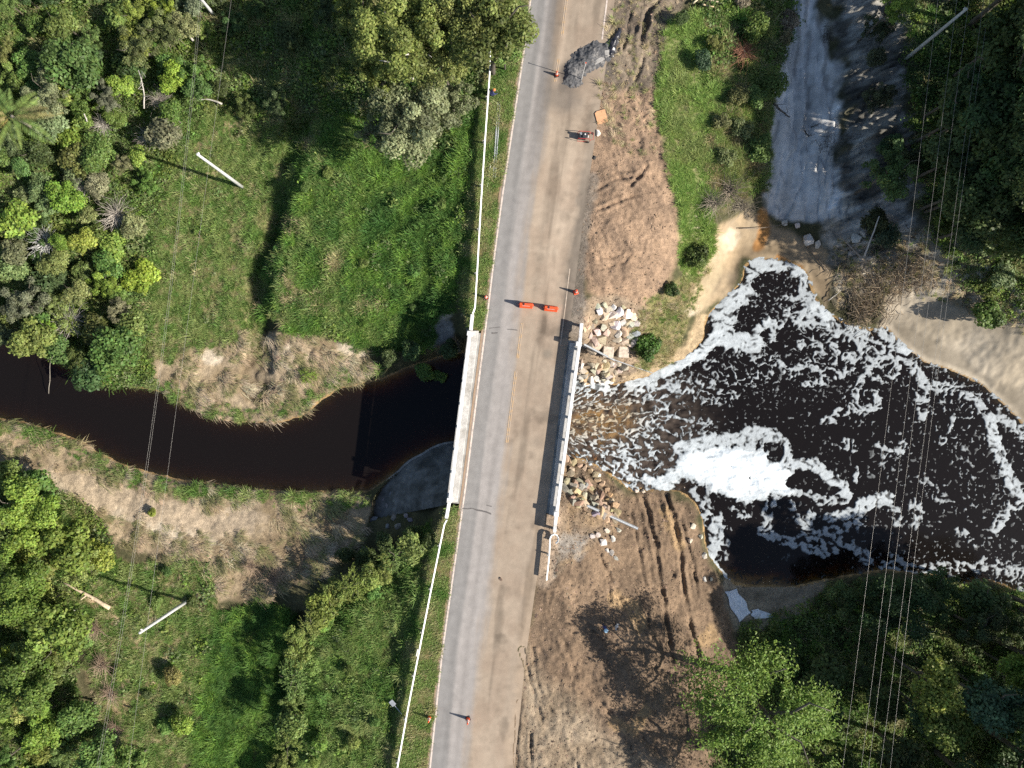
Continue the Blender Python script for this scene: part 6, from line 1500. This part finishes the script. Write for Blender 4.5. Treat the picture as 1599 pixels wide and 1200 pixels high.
mb = MB(); mb.path([(.55, -.33, .5), (.85, -.3, .55), (.85, .3, .55), (.55, .33, .5)], .02, 6); mb.build('handle', M['red'], gen)
stone(934, 208, .28, (.68, .62, .55), 'small cream bundle on the shoulder below the plywood board', None, .2, 'cloth_bundle')['category'] = 'bundle'
stone(928, 246, .2, (.06, .055, .05), 'small dark lump on the shoulder below the generator', None, .2)
stone(926, 209, .14, (.05, .045, .04), 'tiny dark lump beside the cream bundle', None, .2)
stone(782, 905, .22, (.16, .11, .08), 'brown clod lying on the dusty lane', None, .3)['category'] = 'clod'
# loose guardrail beams
def loose_beam(a, b, za, zb, label, roll=0, mat='galvanised', sc=1.0):
    A = Vector((*PW(*a, za), za)); B = Vector((*PW(*b, zb), zb)); d = B - A
    prof = [(-.17, 0), (-.10, .09), (-.03, .02), (.03, .02), (.10, .09), (.17, 0), (.15, -.01), (.10, .065), (.03, -.005), (-.03, -.005), (-.10, .065), (-.15, -.01)]
    mb = MB(); mb.sweep([(0, 0, 0), (0, d.length / 2, 0), (0, d.length, 0)], [(p * sc, q * sc) for p, q in prof]); o = mb.build('steel_beam', M[mat])
    o.location = A; o.rotation_euler = d.to_track_quat('Y', 'Z').to_euler(); return tag(o, label, 'steel beam')
loose_beam((779, 160), (771.5, 278), .04, .04, 'long grey steel guardrail beam lying loose on the northern verge')
def gz(a, b, up): return on_ground(a, b)[2] + up
loose_beam((906, 539.5), (957, 560), gz(906, 541, .55) , gz(957, 562, .5), 'dark steel beam sloping from the parapet end down the stones', 0, 'black_steel', 1.0)
loose_beam((912, 538), (960, 563), .15, gz(962, 566, .55), 'grey steel beam lying on top of the dark one', 0, 'galvanised', .55)
loose_beam((917, 790), (996, 826), gz(917, 790, .55), gz(996, 826, .4), 'grey guardrail beam dropped on the lower bank stones', 0, 'galvanised', .8)
A = Vector((*PW(958, 561, -3.2), gz(960, 564, .6))); B = Vector(on_ground(1018, 583)) + Vector((0, 0, .3)); mb = MB(); mb.tube(A, B, .05, .04, 8); tag(mb.build('steel_tube', M['galvanised']), 'thin pale tube reaching from the beams to the foam edge', 'tube')
A = Vector((*PW(766, 258, .1), .06)); B = Vector((*PW(761, 292, .1), .06)); mb = MB(); mb.tube(A, B, .04, n=8); tag(mb.build('white_stake', M['white_plastic']), 'white stake lying by the loose guardrail beam', 'stake')
A = Vector(on_ground(653, 1012)) + Vector((0, 0, .3)); B = Vector(on_ground(650.5, 1023)) + Vector((0, 0, .3)); mb = MB(); mb.tube(A, B, .05, n=8); tag(mb.build('white_stake', M['white_plastic']), 'short white stake beside the southern guardrail', 'stake')
# fallen road sign in the southern grass
x, y, g = on_ground(615, 1101, .5); sg = tag(empty('fallen_sign', (x, y, g + .45), -.85), 'small grey road sign fallen in the grass by the southern guardrail', 'sign')
mb = MB(); mb.tube((0, 0, 0), (1.1, 0, .1), .04, n=8); mb.build('post', M['galvanised'], sg); mb = MB(); mb.box((-.2, 0, .05), (.55, .42, .02)); mb.build('panel', M['galvanised'], sg, bevel=.02)
# pale sheet at the water's edge in the shade
M['tarp'] = simple_mat('tarp', (.66, .70, .74), .5, 4, .12, .5)
def sheet(quad_pts, label):
    P = [on_ground(a, b) for a, b in quad_pts]; nx_, ny_ = 26, 34; V = []
    for j in range(ny_):
        for i in range(nx_):
            u = i / (nx_ - 1); v = j / (ny_ - 1)
            x = (P[0][0] * (1-u) + P[1][0] * u) * (1-v) + (P[3][0] * (1-u) + P[2][0] * u) * v; y = (P[0][1] * (1-u) + P[1][1] * u) * (1-v) + (P[3][1] * (1-u) + P[2][1] * u) * v
            x += .12 * math.sin(9 * v + 3 * u); V.append((x, y, float(ground_z(x, y)) + .10 + .10 * mnoise.noise((x * 2.2, y * .9, 3)) + .06 * mnoise.noise((x * 6, y * 2, 1))))
    o = mesh_obj('pale_sheet', mesh_np('pale_sheet', V, grid_faces(nx_, ny_), True), M['tarp']); m_ = o.modifiers.new('thick', 'SOLIDIFY'); m_.thickness = .015; return tag(o, label, 'sheet')
sheet([(1131, 924), (1150, 919), (1173, 957), (1153, 972)], 'crumpled pale sheet on the shaded bank below the foam')
sheet([(1172, 953), (1182, 950), (1214, 964), (1176, 967)], 'narrow pale sheet next to the crumpled one on the shaded bank')

# ------------------------------------------------------------------ people
def cloth_mat(name, shirt, trousers, skin, z1, z2):
    m, nt, b = new_mat(name); tc = N(nt, 'ShaderNodeTexCoord'); sp = N(nt, 'ShaderNodeSeparateXYZ'); nt.links.new(tc.outputs['Object'], sp.inputs[0])
    cr = N(nt, 'ShaderNodeValToRGB'); cr.color_ramp.interpolation = 'CONSTANT'; mr = N(nt, 'ShaderNodeMapRange'); mr.inputs['From Max'].default_value = 2.0
    nt.links.new(sp.outputs['Z'], mr.inputs['Value']); nt.links.new(mr.outputs[0], cr.inputs[0])
    e = cr.color_ramp.elements; e[0].position = 0; e[0].color = (.02, .018, .016, 1); e[1].position = .05; e[1].color = (*trousers, 1)
    q = e.new(z1 / 2); q.color = (*shirt, 1); q = e.new(z2 / 2); q.color = (*skin, 1)
    nt.links.new(cr.outputs[0], b.inputs['Base Color']); b.inputs['Roughness'].default_value = .85; return m
def person(px, py, rz, joints, label, mat, hat, hair=(.03, .02, .015)):
    x, y, g = on_ground(px, py); root = tag(empty('person', (x, y, g), rz), label, 'person')
    V = []; E = []; Rd = []; idx = {}
    def J(n, p, r, par=None):
        idx[n] = len(V); V.append(p); Rd.append(r)
        if par: E.append((idx[par], idx[n]))
    for n, p, r, par in joints: J(n, p, r, par)
    for s, sg_ in (('l', 1), ('r', -1)):
        w = Vector(V[idx['wrist' + s]]); e_ = Vector(V[idx['elbow' + s]]); d = (w - e_).normalized()
        J('palm' + s, tuple(w + d * .08), .030, 'wrist' + s); side = Vector((1, 0, 0)) if abs(d.x) < .8 else Vector((0, 1, 0))
        for k in range(4):
            b = w + d * .10 + side * (.024 * (k - 1.5)); J(f'k{k}{s}', tuple(b + d * .03), .010, 'palm' + s); J(f'f{k}{s}', tuple(b + d * (.06 + .012 * (k in (1, 2))) + Vector((0, .012, 0))), .009, f'k{k}{s}')
        J('th' + s, tuple(w + d * .07 + side * .05 * sg_), .010, 'palm' + s)
    me = bpy.data.meshes.new('body'); me.from_pydata(V, E, []); o = mesh_obj('body', me, mat, root)
    sk = o.modifiers.new('skin', 'SKIN'); sk.use_smooth_shade = True
    for i, v in enumerate(me.skin_vertices[0].data): v.radius = (Rd[i], Rd[i]); v.use_root = (i == 0)
    ss = o.modifiers.new('sub', 'SUBSURF'); ss.levels = ss.render_levels = 2
    h = Vector(V[idx['head']])
    hm = simple_mat('hair', hair, .6, 20, .3, .2); mb = MB(); mb.lathe([(.075, -.02), (.108, .02), (.098, .07), (.06, .11), (.005, .125)], 14, (h.x, h.y - .01, h.z)); mb.build('hair', hm, root, True)
    fm_ = simple_mat('face', (.12, .06, .04), .6, 20, .1, 0)
    for s in (-1, 1):
        mb = MB(); mb.lathe([(.004, -.012), (.012, 0), (.004, .012)], 8, (h.x + s * .033, h.y + .092, h.z)); mb.build('eye', fm_, root, True)
        mb = MB(); mb.lathe([(.006, -.03), (.016, 0), (.006, .03)], 8, (h.x + s * .10, h.y, h.z - .01)); mb.build('ear', M['skin'], root, True)
    mb = MB(); mb.tube((h.x, h.y + .09, h.z - .01), (h.x, h.y + .115, h.z - .04), .009, .016, 6); mb.build('nose', M['skin'], root, True)
    mb = MB(); mb.box((h.x, h.y + .088, h.z - .075), (.045, .012, .012)); mb.build('mouth', fm_, root)
    if hat:
        mb = MB(); mb.lathe([(.19 if hat[1] else .125, .045), (.185 if hat[1] else .13, .06), (.125, .07), (.115, .12), (.08, .16), (.01, .17)], 18, (h.x, h.y, h.z)); mb.build('hat', simple_mat('hat', hat[0], .6, 9, .1, .05), root, True)
M['skin'] = simple_mat('skin', (.35, .19, .12), .6, 20, .08, 0)
def standing(sw=.12):
    J_ = [('pelvis', (0, 0, .95), .14, None), ('belly', (0, 0, 1.12), .13, 'pelvis'), ('chest', (0, .01, 1.32), .15, 'belly'), ('neckb', (0, 0, 1.48), .07, 'chest'), ('neck', (0, .01, 1.54), .055, 'neckb'), ('head', (0, .03, 1.66), .098, 'neck'), ('crown', (0, .02, 1.74), .085, 'head')]
    for s, g_ in (('l', 1), ('r', -1)):
        J_ += [('hip' + s, (.09 * g_, 0, .88), .095, 'pelvis'), ('knee' + s, (.11 * g_, sw * .3 * g_, .5), .065, 'hip' + s), ('ankle' + s, (.12 * g_, 0, .1), .045, 'knee' + s), ('toe' + s, (.13 * g_, .15, .045), .042, 'ankle' + s),
               ('sh' + s, (.18 * g_, 0, 1.41), .068, 'chest'), ('elbow' + s, (.26 * g_, -.02 + sw * g_ * .4, 1.14), .047, 'sh' + s), ('wrist' + s, (.27 * g_, .14, .95), .034, 'elbow' + s)]
    return J_
def crouching():
    J_ = [('pelvis', (0, -.15, .34), .14, None), ('belly', (0, -.06, .48), .13, 'pelvis'), ('chest', (0, .08, .64), .145, 'belly'), ('neckb', (0, .17, .76), .07, 'chest'), ('neck', (0, .20, .80), .055, 'neckb'), ('head', (0, .26, .90), .098, 'neck'), ('crown', (0, .26, .98), .085, 'head')]
    for s, g_ in (('l', 1), ('r', -1)):
        J_ += [('hip' + s, (.10 * g_, -.13, .30), .095, 'pelvis'), ('knee' + s, (.17 * g_, .22, .46), .065, 'hip' + s), ('ankle' + s, (.14 * g_, .02, .1), .046, 'knee' + s), ('toe' + s, (.15 * g_, .16, .045), .042, 'ankle' + s),
               ('sh' + s, (.18 * g_, .10, .70), .066, 'chest'), ('elbow' + s, (.23 * g_, .30, .48), .046, 'sh' + s), ('wrist' + s, (.15 * g_, .45, .32), .034, 'elbow' + s)]
    return J_
person(943, 975, 2.4, standing(), 'person in dark blue clothes and a pale blue hat standing on the dirt', cloth_mat('blue_clothes', (.02, .035, .16), (.03, .04, .09), (.35, .19, .12), .96, 1.50), ((.45, .65, .78), True))
person(960, 973, -2.0, standing(.2), 'person in a white shirt and dark trousers standing beside the pale blue hat', cloth_mat('white_clothes', (.55, .55, .55), (.02, .02, .025), (.35, .19, .12), .96, 1.50), None)
person(768, 149, -1.2, crouching(), 'person in dark blue with an orange cap crouching by the northern guardrail', cloth_mat('worker_clothes', (.03, .04, .12), (.03, .035, .07), (.35, .19, .12), .42, .79), ((.75, .22, .06), False))
